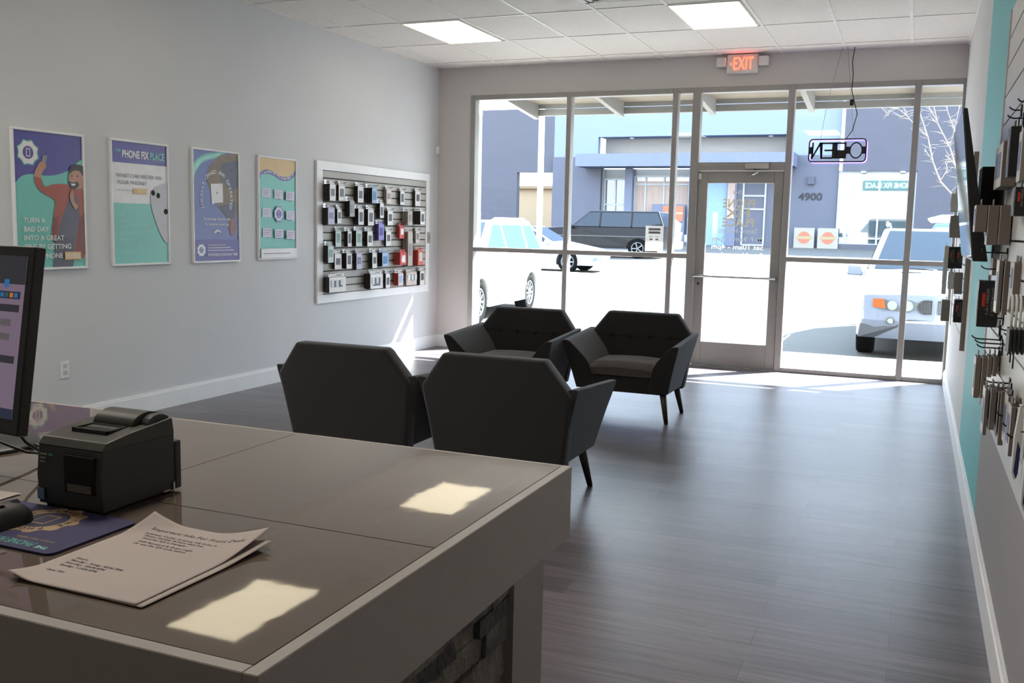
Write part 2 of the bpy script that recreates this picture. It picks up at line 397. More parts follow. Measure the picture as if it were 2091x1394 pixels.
LB= [(7.834, 7.936, 1.654, 1.845, 0.09, 'w'), (8.063, 8.176, 1.661, 1.845, 0.03, 'w'), (8.383, 8.492, 1.654, 1.85, 0.058, 'w'), (8.589, 8.684, 1.655, 1.842, 0.1, 'b'), (8.967, 9.072, 1.66, 1.841, 0.048, 'p'), (9.279, 9.372, 1.656, 1.836, 0.03, 'w'), (9.617, 9.743, 1.652, 1.851, 0.038, 'w'), (8.209, 8.301, 1.511, 1.696, 0.074, 'g'), (8.813, 8.893, 1.506, 1.692, 0.06, 'w'), (7.813, 7.925, 1.428, 1.62, 0.084, 'l'), (8.039, 8.115, 1.441, 1.614, 0.024, 'w'), (8.363, 8.465, 1.431, 1.624, 0.078, 'w'), (8.579, 8.696, 1.426, 1.624, 0.058, 'w'), (9.001, 9.115, 1.433, 1.616, 0.044, 'w'), (9.362, 9.465, 1.438, 1.62, 0.09, 'n'), (9.621, 9.729, 1.447, 1.627, 0.106, 'w'), (8.78, 8.89, 1.276, 1.475, 0.066, 'v'), (8.008, 8.109, 1.215, 1.401, 0.036, 't'), (8.197, 8.27, 1.214, 1.397, 0.058, 'w'), (8.352, 8.465, 1.216, 1.404, 0.058, 't'), (8.562, 8.668, 1.214, 1.399, 0.062, 'w'), (8.976, 9.085, 1.211, 1.401, 0.038, 'w'), (9.243, 9.354, 1.293, 1.455, 0.054, 'r'), (9.379, 9.488, 0.991, 1.398, 0.084, 'n'), (9.638, 9.728, 1.238, 1.406, 0.028, 'p'), (7.833, 7.931, 1.064, 1.258, 0.07, 't'), (7.993, 8.115, 0.995, 1.175, 0.032, 'w'), (8.154, 8.253, 0.997, 1.18, 0.072, 'w'), (8.375, 8.485, 0.983, 1.176, 0.048, 'l'), (8.662, 8.754, 0.987, 1.178, 0.062, 'w'), (8.843, 8.975, 1.0, 1.176, 0.074, 'b'), (9.196, 9.337, 1.006, 1.172, 0.09, 'r'), (9.615, 9.738, 0.991, 1.193, 0.084, 'o'), (7.831, 8.125, 0.778, 0.956, 0.084, 'w'), (8.571, 8.824, 0.775, 0.96, 0.094, 'w'), (8.976, 9.067, 0.764, 0.95, 0.028, 'w'), (9.185, 9.296, 0.782, 0.945, 0.076, 'R'), (9.429, 9.671, 0.768, 0.948, 0.026, 'p'), (9.705, 9.815, 0.763, 0.954, 0.064, 'w')]
RB= [('far', 7.2, 0.193, 0.238, 1.614, 1.758, 'w'), ('far', 7.2, 0.248, 0.275, 1.585, 1.758, 'k'), ('far', 7.2, 0.198, 0.273, 1.439, 1.61, 'g'), ('far', 7.2, 0.203, 0.246, 1.23, 1.399, 'k'), ('far', 7.2, 0.249, 0.291, 1.232, 1.4, 'k'), ('far', 7.2, 0.176, 0.203, 1.055, 1.405, 'w'), ('far', 7.2, 0.214, 0.248, 1.09, 1.227, 'w'), ('far', 7.2, 0.252, 0.303, 1.059, 1.225, 'g'), ('far', 7.2, 0.183, 0.237, 0.87, 1.035, 'g'), ('far', 7.2, 0.262, 0.316, 0.865, 1.042, 'k'), ('near', 3.9, 0.189, 0.228, 1.467, 1.586, 'n'), ('near', 3.9, 0.231, 0.266, 1.421, 1.586, 'n'), ('near', 3.9, 0.269, 0.307, 1.422, 1.586, 'n'), ('near', 3.88, 0.26, 0.308, 1.631, 1.811, 'n'), ('near', 3.7, 0.268, 0.298, 1.655, 1.845, 'k'), ('near', 3.55, 0.291, 0.312, 1.631, 1.819, 'g'), ('near', 3.48, 0.278, 0.321, 1.519, 1.632, 'k'), ('near', 4.23, 0.238, 0.309, 1.094, 1.298, 'k'), ('near', 4.1, 0.27, 0.286, 1.304, 1.39, 'n'), ('near', 3.6, 0.258, 0.271, 1.195, 1.394, 'n'), ('near', 3.6, 0.275, 0.292, 1.191, 1.392, 'n'), ('near', 3.45, 0.29, 0.316, 1.261, 1.392, 'n'), ('near', 3.9, 0.228, 0.247, 0.858, 1.029, 'n'), ('near', 3.9, 0.25, 0.268, 0.858, 1.03, 'n'), ('near', 3.9, 0.268, 0.283, 0.938, 1.035, 'n'), ('near', 3.9, 0.286, 0.299, 0.943, 1.037, 'n'), ('near', 3.9, 0.302, 0.315, 0.95, 1.034, 'n'), ('near', 3.35, 0.23, 0.241, 0.824, 0.992, 'n'), ('near', 3.35, 0.246, 0.262, 0.843, 0.997, 'n'), ('near', 3.35, 0.268, 0.272, 0.825, 0.989, 'n'), ('near', 3.35, 0.275, 0.291, 0.796, 0.99, 'n'), ('near', 3.2, 0.282, 0.289, 0.826, 0.997, 'n'), ('near', 3.1, 0.284, 0.297, 0.815, 0.983, 'n'), ('near', 3.1, 0.3, 0.31, 0.863, 0.985, 'n')]
HK= [(3.9, 0.271, 1.904), (3.7, 0.28, 1.907), (3.8, 0.26, 1.865), (4.0, 0.223, 1.398), (4.0, 0.226, 1.337), (3.95, 0.21, 1.079), (3.9, 0.219, 1.069), (3.88, 0.225, 1.055), (4.0, 0.249, 1.173), (3.95, 0.252, 1.159), (3.6, 0.27, 1.146), (3.5, 0.281, 1.134), (3.4, 0.29, 1.126), (3.5, 0.232, 0.981), (3.45, 0.232, 0.972), (3.4, 0.252, 0.957), (3.3, 0.263, 0.904), (3.2, 0.273, 0.889), (3.1, 0.278, 0.877)]
TR= [[(0.624, 1.931), (0.277, 2.315), (0.148, 2.625), (0.05, 3.012), (-0.082, 3.36), (-0.169, 3.593)], [(0.613, 2.085), (0.516, 2.47), (0.383, 2.854), (0.178, 3.239), (0.083, 3.585)], [(0.05, 3.012), (-0.159, 3.208), (-0.3, 3.365), (-0.439, 3.469), (-0.582, 3.395), (-0.627, 3.295)], [(0.383, 2.854), (0.432, 3.158), (0.479, 3.498)], [(0.178, 3.239), (0.016, 3.511)], [(0.516, 2.47), (0.434, 2.623), (0.321, 2.716)], [(-0.3, 3.365), (-0.408, 3.329)], [(0.277, 2.315), (0.371, 2.508), (0.335, 2.624)], [(0.148, 2.625), (0.012, 2.819)], [(0.586, 1.466), (0.63, 1.854)], [(0.383, 2.854), (0.268, 2.97)], [(0.524, 2.852), (0.438, 3.082), (0.31, 3.389), (0.262, 3.58)]]

# ------------------------------------------------------------------ posters on the left wall
def wave(pts, k=8):
    """smooth curve through points"""
    out = []; P = [pts[0]]+list(pts)+[pts[-1]]
    for i in range(1, len(P)-2):
        a, b, c, d_ = P[i-1:i+3]
        for j in range(k):
            t = j/k
            out.append(tuple(.5*((2*b[q])+(-a[q]+c[q])*t+(2*a[q]-5*b[q]+4*c[q]-d_[q])*t*t+(-a[q]+3*b[q]-3*c[q]+d_[q])*t**3) for q in (0, 1)))
    out.append(tuple(P[-2])); return out
class Poster:
    def __init__(s, y0, y1, z0, z1, label):
        s.y0, s.y1, s.z0, s.z1 = y0, y1, z0, z1
        s.r = root('framed_poster', (XL, (y0+y1)/2, z0), label, 'poster', 'framed posters on the left wall')
        mb = MB(); w = .016
        for a, b, c, d_ in ((y0, y1, z0, z0+w), (y0, y1, z1-w, z1), (y0, y0+w, z0+w, z1-w), (y1-w, y1, z0+w, z1-w)): mb.box(XL, XL+.024, a, b, c, d_, M_white)
        mb.build('frame', s.r, bevel=.003, seg=1)
        s.a = MB(); s.n = 0; s.a.box(XL+.001, XL+.012, y0+w, y1-w, z0+w, z1-w, M_pwhite)
        s.i0, s.i1, s.k0, s.k1 = y0+w, y1-w, z0+w, z1-w
    def P(s, u, v, lay=None):
        return (XL+.0125+.0005*(s.n if lay is None else lay), s.i0+(s.i1-s.i0)*u, s.k1-(s.k1-s.k0)*v)
    def poly(s, pts, m):
        s.n += 1; pts = [(min(1, max(0, u)), min(1, max(0, v))) for u, v in pts]; s.a.poly([s.P(*p) for p in pts], m)
    def rect(s, u0, u1, v0, v1, m): s.poly([(u0, v0), (u1, v0), (u1, v1), (u0, v1)], m)
    def ell(s, u, v, ru, rv, m, n=20): s.poly([(u+ru*math.cos(2*PI*k/n), v+rv*math.sin(2*PI*k/n)) for k in range(n)], m)
    def txt(s, t, u, v, h, m, width=None, align='c', bold=0.):
        s.n += 1; W, H = s.i1-s.i0, s.k1-s.k0
        put_text(s.a, t, lambda a, b: (XL+.0125+.0005*s.n, a, b), s.i0+W*u, s.k1-H*v, h*H, m, bold, width=width*W if width else None, align=align)
    def badge(s, u, v, ru, m1=M_pwhite, m2=M_purple, m3=M_teal):
        rv = ru*(s.i1-s.i0)/(s.k1-s.k0)
        s.poly([(u+ru*(1.12 if k % 2 else .95)*math.cos(2*PI*k/16), v+rv*(1.12 if k % 2 else .95)*math.sin(2*PI*k/16)) for k in range(16)], m3)
        s.poly([(u+ru*(1.0 if k % 2 else .85)*math.cos(2*PI*k/16), v+rv*(1.0 if k % 2 else .85)*math.sin(2*PI*k/16)) for k in range(16)], m1)
        s.ell(u, v, ru*.52, rv*.52, m2); s.rect(u-ru*.2, u+ru*.2, v-rv*.34, v+rv*.34, m1); s.rect(u-ru*.13, u+ru*.13, v-rv*.26, v+rv*.26, m2)
    def done(s): s.a.build('artwork', s.r, fix=False)
M_skin = mat('print_skin', '#b98a73', .4); M_rust = mat('print_rust_jacket', '#a4503f', .4); M_rustd = mat('print_rust_dark', '#7c3b32', .4)
M_shirt = mat('print_grey_shirt', '#5b5a6b', .4); M_hair = mat('print_dark_hair', '#2d2526', .4); M_greyp = mat('print_grey', '#8a8c95', .4)
M_tealL = mat('print_light_teal', '#9adbd0', .35); M_bluep = mat('print_blue', '#5f6fae', .35, var=.03); M_brown = mat('print_brown', '#7d6a52', .4, var=.2, scale=30); M_bark = mat('print_slate', '#4f5468', .4, var=.15, scale=30)
M_lil = mat('print_pale_lilac', '#c9c3da', .35)
p = Poster(4.42, 4.992, 1.10, 2.003, 'first poster from the left: smiling man in a rust jacket taking a selfie')
p.rect(0, 1, 0, 1, M_purple)
p.poly([(1, 1), (0, 1), (0, .39)]+wave([(0, .39), (.10, .33), (.25, .31), (.45, .315), (.62, .30), (.8, .26), (.92, .20), (1, .17)]), M_teal)
p.badge(.20, .155, .145)
p.poly([(.40, .17), (.47, .165), (.44, .235), (.38, .24)], M_greyp)                                              # phone
p.poly(wave([(.28, .38), (.27, .31), (.32, .25), (.37, .215), (.43, .22), (.45, .25), (.40, .285), (.37, .33), (.40, .40)]), M_skin)
p.poly(wave([(.27, .33), (.36, .335), (.42, .395), (.55, .375), (.75, .37), (.93, .40), (1, .42), (1, .90), (.86, .90), (.52, .80), (.53, .62), (.56, .50), (.42, .455), (.31, .41), (.27, .33)], 4), M_rust)
p.poly([(.80, .42), (.90, .46), (.93, .62), (.82, .93), (.80, 1), (.50, 1), (.56, .80), (.66, .62), (.74, .52)], M_shirt)
p.poly([(.93, .62), (1, .58), (1, .9), (.86, .92)], M_rustd); p.poly([(.53, .62), (.60, .62), (.56, .82), (.51, .80)], M_rustd)
p.poly(wave([(.78, .37), (.78, .30), (.83, .255), (.95, .25), (1, .28), (1, .38), (.93, .40), (.84, .405), (.78, .37)], 5), M_skin)
p.poly(wave([(.79, .29), (.80, .245), (.88, .215), (1, .225), (1, .30), (.95, .265), (.86, .262), (.79, .29)], 5), M_hair)
p.poly(wave([(.77, .345), (.84, .355), (.90, .345), (.93, .37), (.87, .405), (.80, .395), (.77, .345)], 4), M_hair); p.poly([(.80, .362), (.88, .362), (.86, .378), (.82, .378)], M_pwhite)
p.ell(.82, .305, .012, .006, M_hair); p.ell(.91, .303, .012, .006, M_hair)
p.poly(wave([(.82, .40), (.84, .44), (.85, .50), (.90, .53), (.86, .56), (.79, .50), (.78, .45), (.82, .40)], 4), M_skin)
for k, (s_, v, w) in enumerate((('TURN A', .665, .31), ('BAD DAY', .73, .36), ('INTO A GREAT', .795, .58), ('ONE BY GETTING', .86, .68), ('YOUR PHONE', .93, .55))):
    p.txt(s_, .09, v, .052, M_pwhite, width=w, align='l', bold=.02)
p.rect(.67, .92, .885, .945, M_tan); p.txt('FIXED', .795, .932, .045, M_pwhite, width=.2, bold=.01)
p.done()
p = Poster(5.222, 5.793, 1.107, 2.006, 'second poster: purple header over white panel with a pale phone on teal')
p.rect(0, 1, 0, .17, M_purple); p.rect(0, 1, .50, 1, M_teal)
p.txt('THE', .115, .085, .035, M_teal, width=.09, bold=.02); p.txt('PHONE FIX', .42, .125, .085, M_pwhite, width=.48, bold=.03); p.txt('PLACE', .82, .125, .085, M_teal, width=.27, bold=.03)
p.txt('WHAT CAN WE FIX ON', .07, .29, .045, M_greyp, width=.82, align='l', bold=.01); p.txt('YOUR PHONE?', .07, .345, .045, M_greyp, width=.54, align='l', bold=.01)
p.txt('Just ask, we can', .07, .40, .025, M_greyp, width=.26, align='l'); p.rect(.36, .61, .375, .42, M_tan)
M_phone = mat('print_pale_phone', '#b9b7bf', .35)
p.poly(wave([(1, .31), (.86, .335), (.72, .38), (.68, .45), (.70, .55), (.82, .72), (.93, .82), (1, .83)], 4)+[(1, .31)], M_phone)
p.ell(.725, .405, .035, .024, M_ink); p.ell(.82, .425, .035, .024, M_ink); p.ell(.96, .56, .04, .024, M_ink); p.ell(.82, .38, .012, .008, M_pwhite)
for k, (s_, w) in enumerate((('Glass', .10), ('Battery', .2), ('Cameras & charging ports', .7), ('Speakers', .26), ('Buttons', .16), ('Water damage and much more', .8), ('Diagnostics', .3))):
    p.txt(s_, .1, .60+.052*k, .026, M_tealL, width=w, align='l')
p.done()
p = Poster(6.05, 6.622, 1.105, 2.012, 'third poster: blue ground with brown map shape and curved white lettering')
p.rect(0, 1, 0, 1, M_bluep)
p.poly(wave([(0, .13), (.15, .06), (.35, .02), (.6, 0)])+wave([(.75, 0), (.5, .06), (.25, .10), (.08, .18), (0, .30)]), M_teal)
p.poly(wave([(0, .18), (.12, .09), (.35, .04), (.6, .01)])+wave([(.66, .02), (.4, .06), (.2, .10), (.06, .19), (0, .26)]), M_tealL)
p.poly([(.50, .06), (.62, .02), (1, 0), (1, .52), (.93, .62), (.95, .70), (.86, .78), (.78, .72), (.74, .60), (.62, .55), (.50, .46), (.38, .38), (.28, .25), (.34, .14), (.44, .10)], M_brown)
p.poly([(.62, .10), (1, .06), (1, .30), (.85, .36), (.72, .30), (.60, .24)], M_bark); p.poly([(.52, .50), (.95, .45), (.90, .62), (.75, .60)], M_bark)
p.poly([(.84, .60), (.93, .64), (.92, .74), (.84, .78), (.78, .72)], mat('print_rust_brown', '#8b5a50', .4))
def arc_text(s_, u, v, ru, rv, a0, a1, h, m):
    W, H = p.i1-p.i0, p.k1-p.k0; p.n += 1
    for k, ch in enumerate(s_):
        if ch == ' ': continue
        t = a0+(a1-a0)*k/(len(s_)-1); cu, cv = p.i0+W*(u+ru*math.cos(t)), p.k1-H*(v-rv*math.sin(t)); an = t-PI/2
        put_text(p.a, ch, lambda a, b: (XL+.0125+.0005*p.n, cu+a*math.cos(an)-b*math.sin(an), cv+a*math.sin(an)+b*math.cos(an)), 0, 0, h*H, m, .02)
arc_text('LOCALLY OWNED AND OPERATED', .50, .42, .31, .22, PI*1.12, -PI*.12, .05, M_pwhite)
p.poly([(.37, .295), (.64, .285), (.645, .46), (.44, .47), (.41, .49), (.39, .47)], M_pwhite); p.ell(.51, .375, .02, .012, M_greyp)
p.txt('The local repair shop that cares', .5, .625, .034, M_pwhite, width=.60, bold=.01); p.txt('for everyone around you', .5, .675, .034, M_pwhite, width=.54, bold=.01)
p.poly([(.42, .735), (.50, .71), (.59, .73), (.58, .745), (.51, .727), (.45, .75)], M_pwhite)
p.rect(0, 1, .805, 1, M_purple); p.badge(.14, .90, .09)
for k, w in enumerate((.42, .52, .60)): p.rect(.27, .27+w, .85+.025*k, .859+.025*k, M_lil)
p.txt('PHONE REPAIR DONE RIGHT HERE', .27, .955, .032, M_pwhite, width=.68, align='l', bold=.02)
p.done()
p = Poster(6.87, 7.43, 1.112, 2.012, 'fourth poster: purple ribbon on tan over teal with white speech bubbles')
p.rect(0, 1, 0, 1, M_teal)
top = wave([(0, .17), (.15, .12), (.35, .125), (.6, .17), (.82, .165), (1, .10)]); bot = wave([(0, .22), (.15, .165), (.35, .165), (.6, .21), (.82, .205), (1, .15)])
p.poly([(0, 0), (1, 0)]+top[::-1], M_tan); p.poly(top+bot[::-1], M_purple)
for i, ch in enumerate('OUR CUSTOMERS HAD THIS TO SAY ABOUT US'):
    u = .05+.9*i/37; j = min(len(top)-1, int(u*len(top))); v = (top[j][1]+bot[j][1])/2+.008
    if ch != ' ': p.txt(ch, u, v, .028, M_pwhite, bold=.02); p.n -= 1
p.n += 1
for c in range(3):
    for r_ in range(3):
        u, v = .20+.31*c, .345+.20*r_+.01*c
        if c == 1 and r_ == 1: p.badge(u, v, .13, M_lil, M_purple, M_purple); continue
        p.poly([(u-.12, v-.045), (u+.12, v-.045), (u+.12, v+.045), (u+.09, v+.045), (u+.08, v+.065), (u+.05, v+.045), (u-.12, v+.045)], M_lil)
        for q in range(3): p.rect(u-.09, u+.09-.03*q, v-.025+.02*q, v-.020+.02*q, M_greyp)
p.rect(0, 1, .905, 1, M_pwhite); p.rect(.06, .80, .95, .96, M_greyp)
p.done()

# ------------------------------------------------------------------ slatwall board on the left wall
by0, by1, bz0, bz1 = 7.745, 10.03, .672, 2.031
M_slat = mat('slatwall_grey', '#b3b1ac', .5, var=.03); M_groove = mat('slatwall_groove', '#4c4a47', .8)
b = root('slatwall_board', (XL, (by0+by1)/2, bz0), 'white framed grey slatwall board full of hanging packs, left wall', 'display board')
mb = MB(); w = .10
for a, c, e, f in ((by0, by1, bz0, bz0+.085), (by0, by1, bz1-.085, bz1), (by0, by0+w, bz0+.085, bz1-.085), (by1-.085, by1, bz0+.085, bz1-.085)): mb.box(XL, XL+.026, a, c, e, f, M_white)
mb.build('frame', b, bevel=.003, seg=1)
mb = MB(); z = bz0+.085; mb.box(XL+.001, XL+.006, by0+w, by1-.085, z, bz1-.085, M_groove)
nz = 16; dz = (bz1-bz0-.17)/nz
for k in range(nz): mb.box(XL+.006, XL+.018, by0+w, by1-.085, z+dz*k+.006, z+dz*(k+1)-.006, M_slat)
mb.build('slat_panel', b)
# hanging packs: (y0, y1, z0, z1, depth, kind)
PK = {'w': ('#e2e1df', 'white fronted'), 'b': ('#9db8d8', 'pale blue fronted'), 'p': ('#cfc3be', 'blush white'), 'g': ('#a3a6a4', 'grey fronted'), 'l': ('#bdb8cf', 'lilac fronted'),
      'n': ('#b4aca4', 'plain beige grey'), 'v': ('#8f86c4', 'clear and violet'), 't': ('#c3d3ce', 'white and mint'), 'r': ('#c43a38', 'bright red'), 'o': ('#c9705a', 'red and white'), 'R': ('#d9d4dc', 'white fronted red sided')}
M_packside = mat('pack_side_black', '#23231f', .5); M_packred = mat('pack_side_red', '#b23a30', .5); M_packgrey = mat('pack_side_taupe', '#8d857c', .6); M_blister = mat('clear_blister', '#dfe3e8', .12)
def side_of(t): return {'r': M_packred, 'R': M_packred, 'o': M_packred, 'n': M_packgrey, 'p': M_packgrey, 'v': mat('pack_violet_side', '#55519a', .4)}.get(t, M_packside)
rows_ = {}
for q in LB:
    zc = (q[2]+q[3])/2
    nm = 'top' if zc > 1.7 else 'upper middle' if zc > 1.48 else 'middle' if zc > 1.24 else 'lower middle' if zc > 1.03 else 'bottom'
    rows_.setdefault(nm, []).append(q)
ORD = ['first', 'second', 'third', 'fourth', 'fifth', 'sixth', 'seventh', 'eighth', 'ninth', 'tenth', 'eleventh', 'twelfth', 'thirteenth', 'fourteenth', 'fifteenth', 'sixteenth']
def left_pack(q, label):
    y0, y1, z0, z1, D, t = q; x0 = XL+.035; x1 = XL+max(D, .04)+.02; yc = (y0+y1)/2
    r_ = root('accessory_pack', (XL, yc, z0), label, 'pack', 'packs hanging on the left slatwall board')
    face = mat('pack_face_'+t, PK[t][0], .35)
    n_ = max(1, int(round((x1-x0)/.028))); st = (x1-x0)/n_
    for k in range(n_-1, n_):     # front pack of the pile in its own colour
        mb = MB(); jj = .0
        mb.box(x1-st+.002, x1-.001, y0, y1, z0, z1-.03, side_of(t)); mb.box(x1-.001, x1, y0+.002, y1-.002, z0+.002, z1-.032, face); mb.box(x1-st/2-.001, x1-st/2+.001, y0+.01, y1-.01, z1-.03, z1, face)
        mb.build('front_box', r_)
    if n_ > 1:
        mb = MB()
        for k in range(n_-1): jj = random.uniform(-.003, .003); mb.box(x0+st*k+.002, x0+st*(k+1)-.002, y0+jj, y1+jj, z0+jj, z1-.03+jj, side_of(t))
        mb.build('boxes_behind', r_)
    mb = MB(); a, c = y0+(y1-y0)*.22, y1-(y1-y0)*.22; h0, h1 = z0+(z1-z0)*random.uniform(.15, .3), z0+(z1-z0)*random.uniform(.6, .72)
    mb.box(x1, x1+.003, a, c, h0, h1, mat('pack_print_'+t, {'w': '#55565f', 'b': '#4e7fb5', 'l': '#7b78a0', 'v': '#4744a0', 't': '#7f9a94', 'r': '#e8e2e0', 'o': '#d8d3d0', 'R': '#9fb4d8'}.get(t, '#8f8a86'), .3, var=.35, scale=60))
    mb.build('printed_window', r_)
    if y1-y0 > .18:
        for k in range(3):
            if y0+.075+k*.08 < y1: MB().box(x1+.003, x1+.006, y0+.03+k*.08, y0+.075+k*.08, z0+.04+random.random()*.03, z0+.12, M_blister).build('blister', r_)
    mb = MB(); mb.tube([(XL+.008, yc, z1-.012), (x1+.03, yc, z1-.012), (x1+.045, yc, z1-.002)], .003, M_wire, 6); mb.box(XL+.018, XL+.024, yc-.018, yc+.018, z1-.03, z1+.008, M_alub)
    mb.build('hook', r_)
for nm, qs in rows_.items():
    qs.sort()
    for i, q in enumerate(qs): left_pack(q, '%s pack, %s row of the left slatwall board, %s from the left' % (PK[q[5]][1], nm, ORD[i]))
mb = MB(); mb.box(XL+.027, XL+.031, 9.975, 10.05, 1.235, 1.365, M_paper); mb.box(XL+.031, XL+.0315, 9.995, 10.03, 1.27, 1.33, M_greyprint); tag(mb.build('price_card'), 'small white card on the right edge of the left slatwall board', 'card')

# ------------------------------------------------------------------ right wall: panels, packs, television
M_panel = mat('white_slat_panel', '#cdccca', .4, var=.02)
def slat(name, y0, y1, z0, z1, label, x=XR, d_=.022, n_=14):
    r_ = root(name, (x, (y0+y1)/2, z0), label, 'display board')
    x = x-.001; mb = MB(); mb.box(x-.008, x, y0, y1, z0, z1, M_groove); st = (z1-z0)/n_
    for k in range(n_): mb.box(x-d_, x-.008, y0, y1, z0+st*k+(.0 if k == 0 else .004), z0+st*(k+1)-.004, M_panel)
    mb.build('slat_panel', r_)
    for a in (y0-.012, y1): MB().box(x-d_-.006, x, a, a+.012, z0, z1, M_packgrey if a < y0 else M_panel).build('edge_trim', r_)
slat('slatwall_board', 7.05, 9.1, .69, 2.0, 'far white slatwall board near the window end of the right wall')
slat('slatwall_board', 1.2, 4.75, .70, 2.42, 'near white slatwall board at the right edge, behind the television')
PW = {'w': ('#c8c6c3', 'white'), 'k': ('#1b1b1b', 'black'), 'g': ('#857d77', 'grey'), 'n': ('#71675f', 'taupe')}
cnt = {}
def right_pack(q):
    k, Y, x0, x1, z0, z1, t = q; dep = .34 if Y == 3.88 else .105 if k == 'near' else .12; zm = (z0+z1)/2
    band = 'highest' if zm > 1.7 else 'upper' if zm > 1.45 else 'middle' if zm > 1.15 else 'lowest'
    key = (k, band); cnt[key] = cnt.get(key, 0)+1
    where = 'far right slatwall board' if k == 'far' else 'near right slatwall board'
    lab = '%s box, %s row of the %s, %s from the left' % (PW[t][1], band, where, ORD[cnt[key]-1])
    r_ = root('boxed_accessory', ((x0+x1)/2, Y+dep/2, z0), lab, 'box', 'boxes hanging on the right wall')
    m = mat('box_edge_'+t, PW[t][0], .55, var=.04); f = mat('box_front_'+t, {'k': '#2a2a2b'}.get(t, '#d5d3d1'), .4)
    mb = MB(); mb.box(x0+.002, x1, Y, Y+dep, z0, z1-.022, m); mb.box(x0, x0+.002, Y, Y+dep, z0, z1-.022, f); mb.build('box', r_, bevel=.0015, seg=1)
    mb = MB(); xm = (x0+x1)/2; mb.box(xm-.0015, xm+.0015, Y+dep*.25, Y+dep*.75, z1-.024, z1, m); mb.build('hang_tab', r_)
    mb = MB(); mb.box(x0-.0015, x0, Y+dep*.2, Y+dep*.8, z0+(z1-z0)*.2, z0+(z1-z0)*.7, mat('box_print_'+t, '#6f7a99' if t != 'k' else '#7d7468', .4, var=.4, scale=50))
    if t == 'k' and x1-x0 > .035:
        w_ = x1-x0
        mb.box(x0+w_*.20, x0+w_*.36, Y-.001, Y, z0+(z1-z0)*.40, z0+(z1-z0)*.66, M_red)
        put_text(mb, '3-IN-1 WIRELESS', lambda a, c: (x0+w_*.55-c, Y-.001, zm+a), 0, 0, w_*.2, M_greyprint, .01, width=(z1-z0)*.5)
        put_text(mb, 'CHARGER MOUNT', lambda a, c: (x0+w_*.80-c, Y-.001, zm+a), 0, 0, w_*.2, M_greyprint, .01, width=(z1-z0)*.55)
    mb.build('printed_face', r_)
for q in sorted(RB, key=lambda q: (q[0], -q[5], q[2])): right_pack(q)
# wire hooks
HX = sorted(HK, key=lambda h: -h[2])
for i, (Y, x, z) in enumerate(HX):
    mb = MB(); mb.tube([(XR-.02, Y, z-.006), (x+.02, Y, z-.006), (x+.008, Y, z-.002), (x, Y, z+.006)], .0028, M_wire, 6)
    mb.box(XR-.028, XR-.022, Y-.018, Y+.018, z-.03, z+.012, M_wire)
    mb.tube([(XR-.03, Y, z-.03), (XR-.03, Y, z-.09)], .0025, M_wire, 5)
    tag(mb.build('wire_hook'), 'bare dark wire hook on the near right board, %s hook counted from the top' % ['topmost', 'second', 'third', 'fourth', 'fifth', 'sixth', 'seventh', 'eighth', 'ninth', 'tenth', 'eleventh', 'twelfth', 'thirteenth', 'fourteenth', 'fifteenth', 'sixteenth', 'seventeenth', 'eighteenth', 'lowest'][i], 'hook', 'wire hooks on the near right board')
# looped cables packed in a row and navy striped packs
M_cable = mat('white_cable', '#d3d1ce', .4); M_navy = mat('navy_plastic', '#25285a', .4)
for k in range(6):
    Y = 3.05; x = .262+.011*k; r_ = root('cable_pack', (x, Y, 1.12), 'white looped cable on black card, %s of the row at the right edge' % ORD[k], 'cable pack', 'looped cable packs')
    MB().tube([(x, Y+.01+.045*math.cos(t)+.045, 1.235+.05*math.sin(t)) for t in [PI*j/10 for j in range(11)]]+[(x, Y+.01, 1.17)], .004, M_cable, 6).build('cable', r_)
    MB().box(x-.003, x+.003, Y, Y+.1, 1.12, 1.19, M_packside).build('card', r_)
    MB().tube([(XR-.022, Y+.055, 1.283), (x-.004, Y+.055, 1.283)], .002, M_wire, 5).build('hook', r_)
for k, (x, z, Y) in enumerate(((.292, .80, 2.95), (.300, .765, 2.75), (.306, .70, 2.6))):
    r_ = root('stylus_pack', (x, Y, z), 'white and navy slim pack hanging lowest at the right edge, %s from the left' % ORD[k], 'pack', 'white and navy slim packs')
    mb = MB(); 
    pts = [(-.010, 0), (0, -.02), (.010, 0), (.012, .10), (.004, .19), (-.004, .19), (-.012, .10)]
    MB().prism(pts, lambda u, v, w: (x+u*.8+.02*v, Y+w, z+v), 0, .035, M_cable).build('card', r_, bevel=.001, seg=1)
    MB().prism([(-.010, .004), (0, -.016), (.004, .0), (.004, .07), (-.006, .09)], lambda u, v, w: (x+u*.8+.004+.02*v, Y+w, z+v), -.002, .0, M_navy).build('navy_panel', r_)
    MB().tube([(XR-.022, Y+.017, z+.186), (x-.02, Y+.017, z+.186)], .002, M_wire, 5).build('hook', r_)
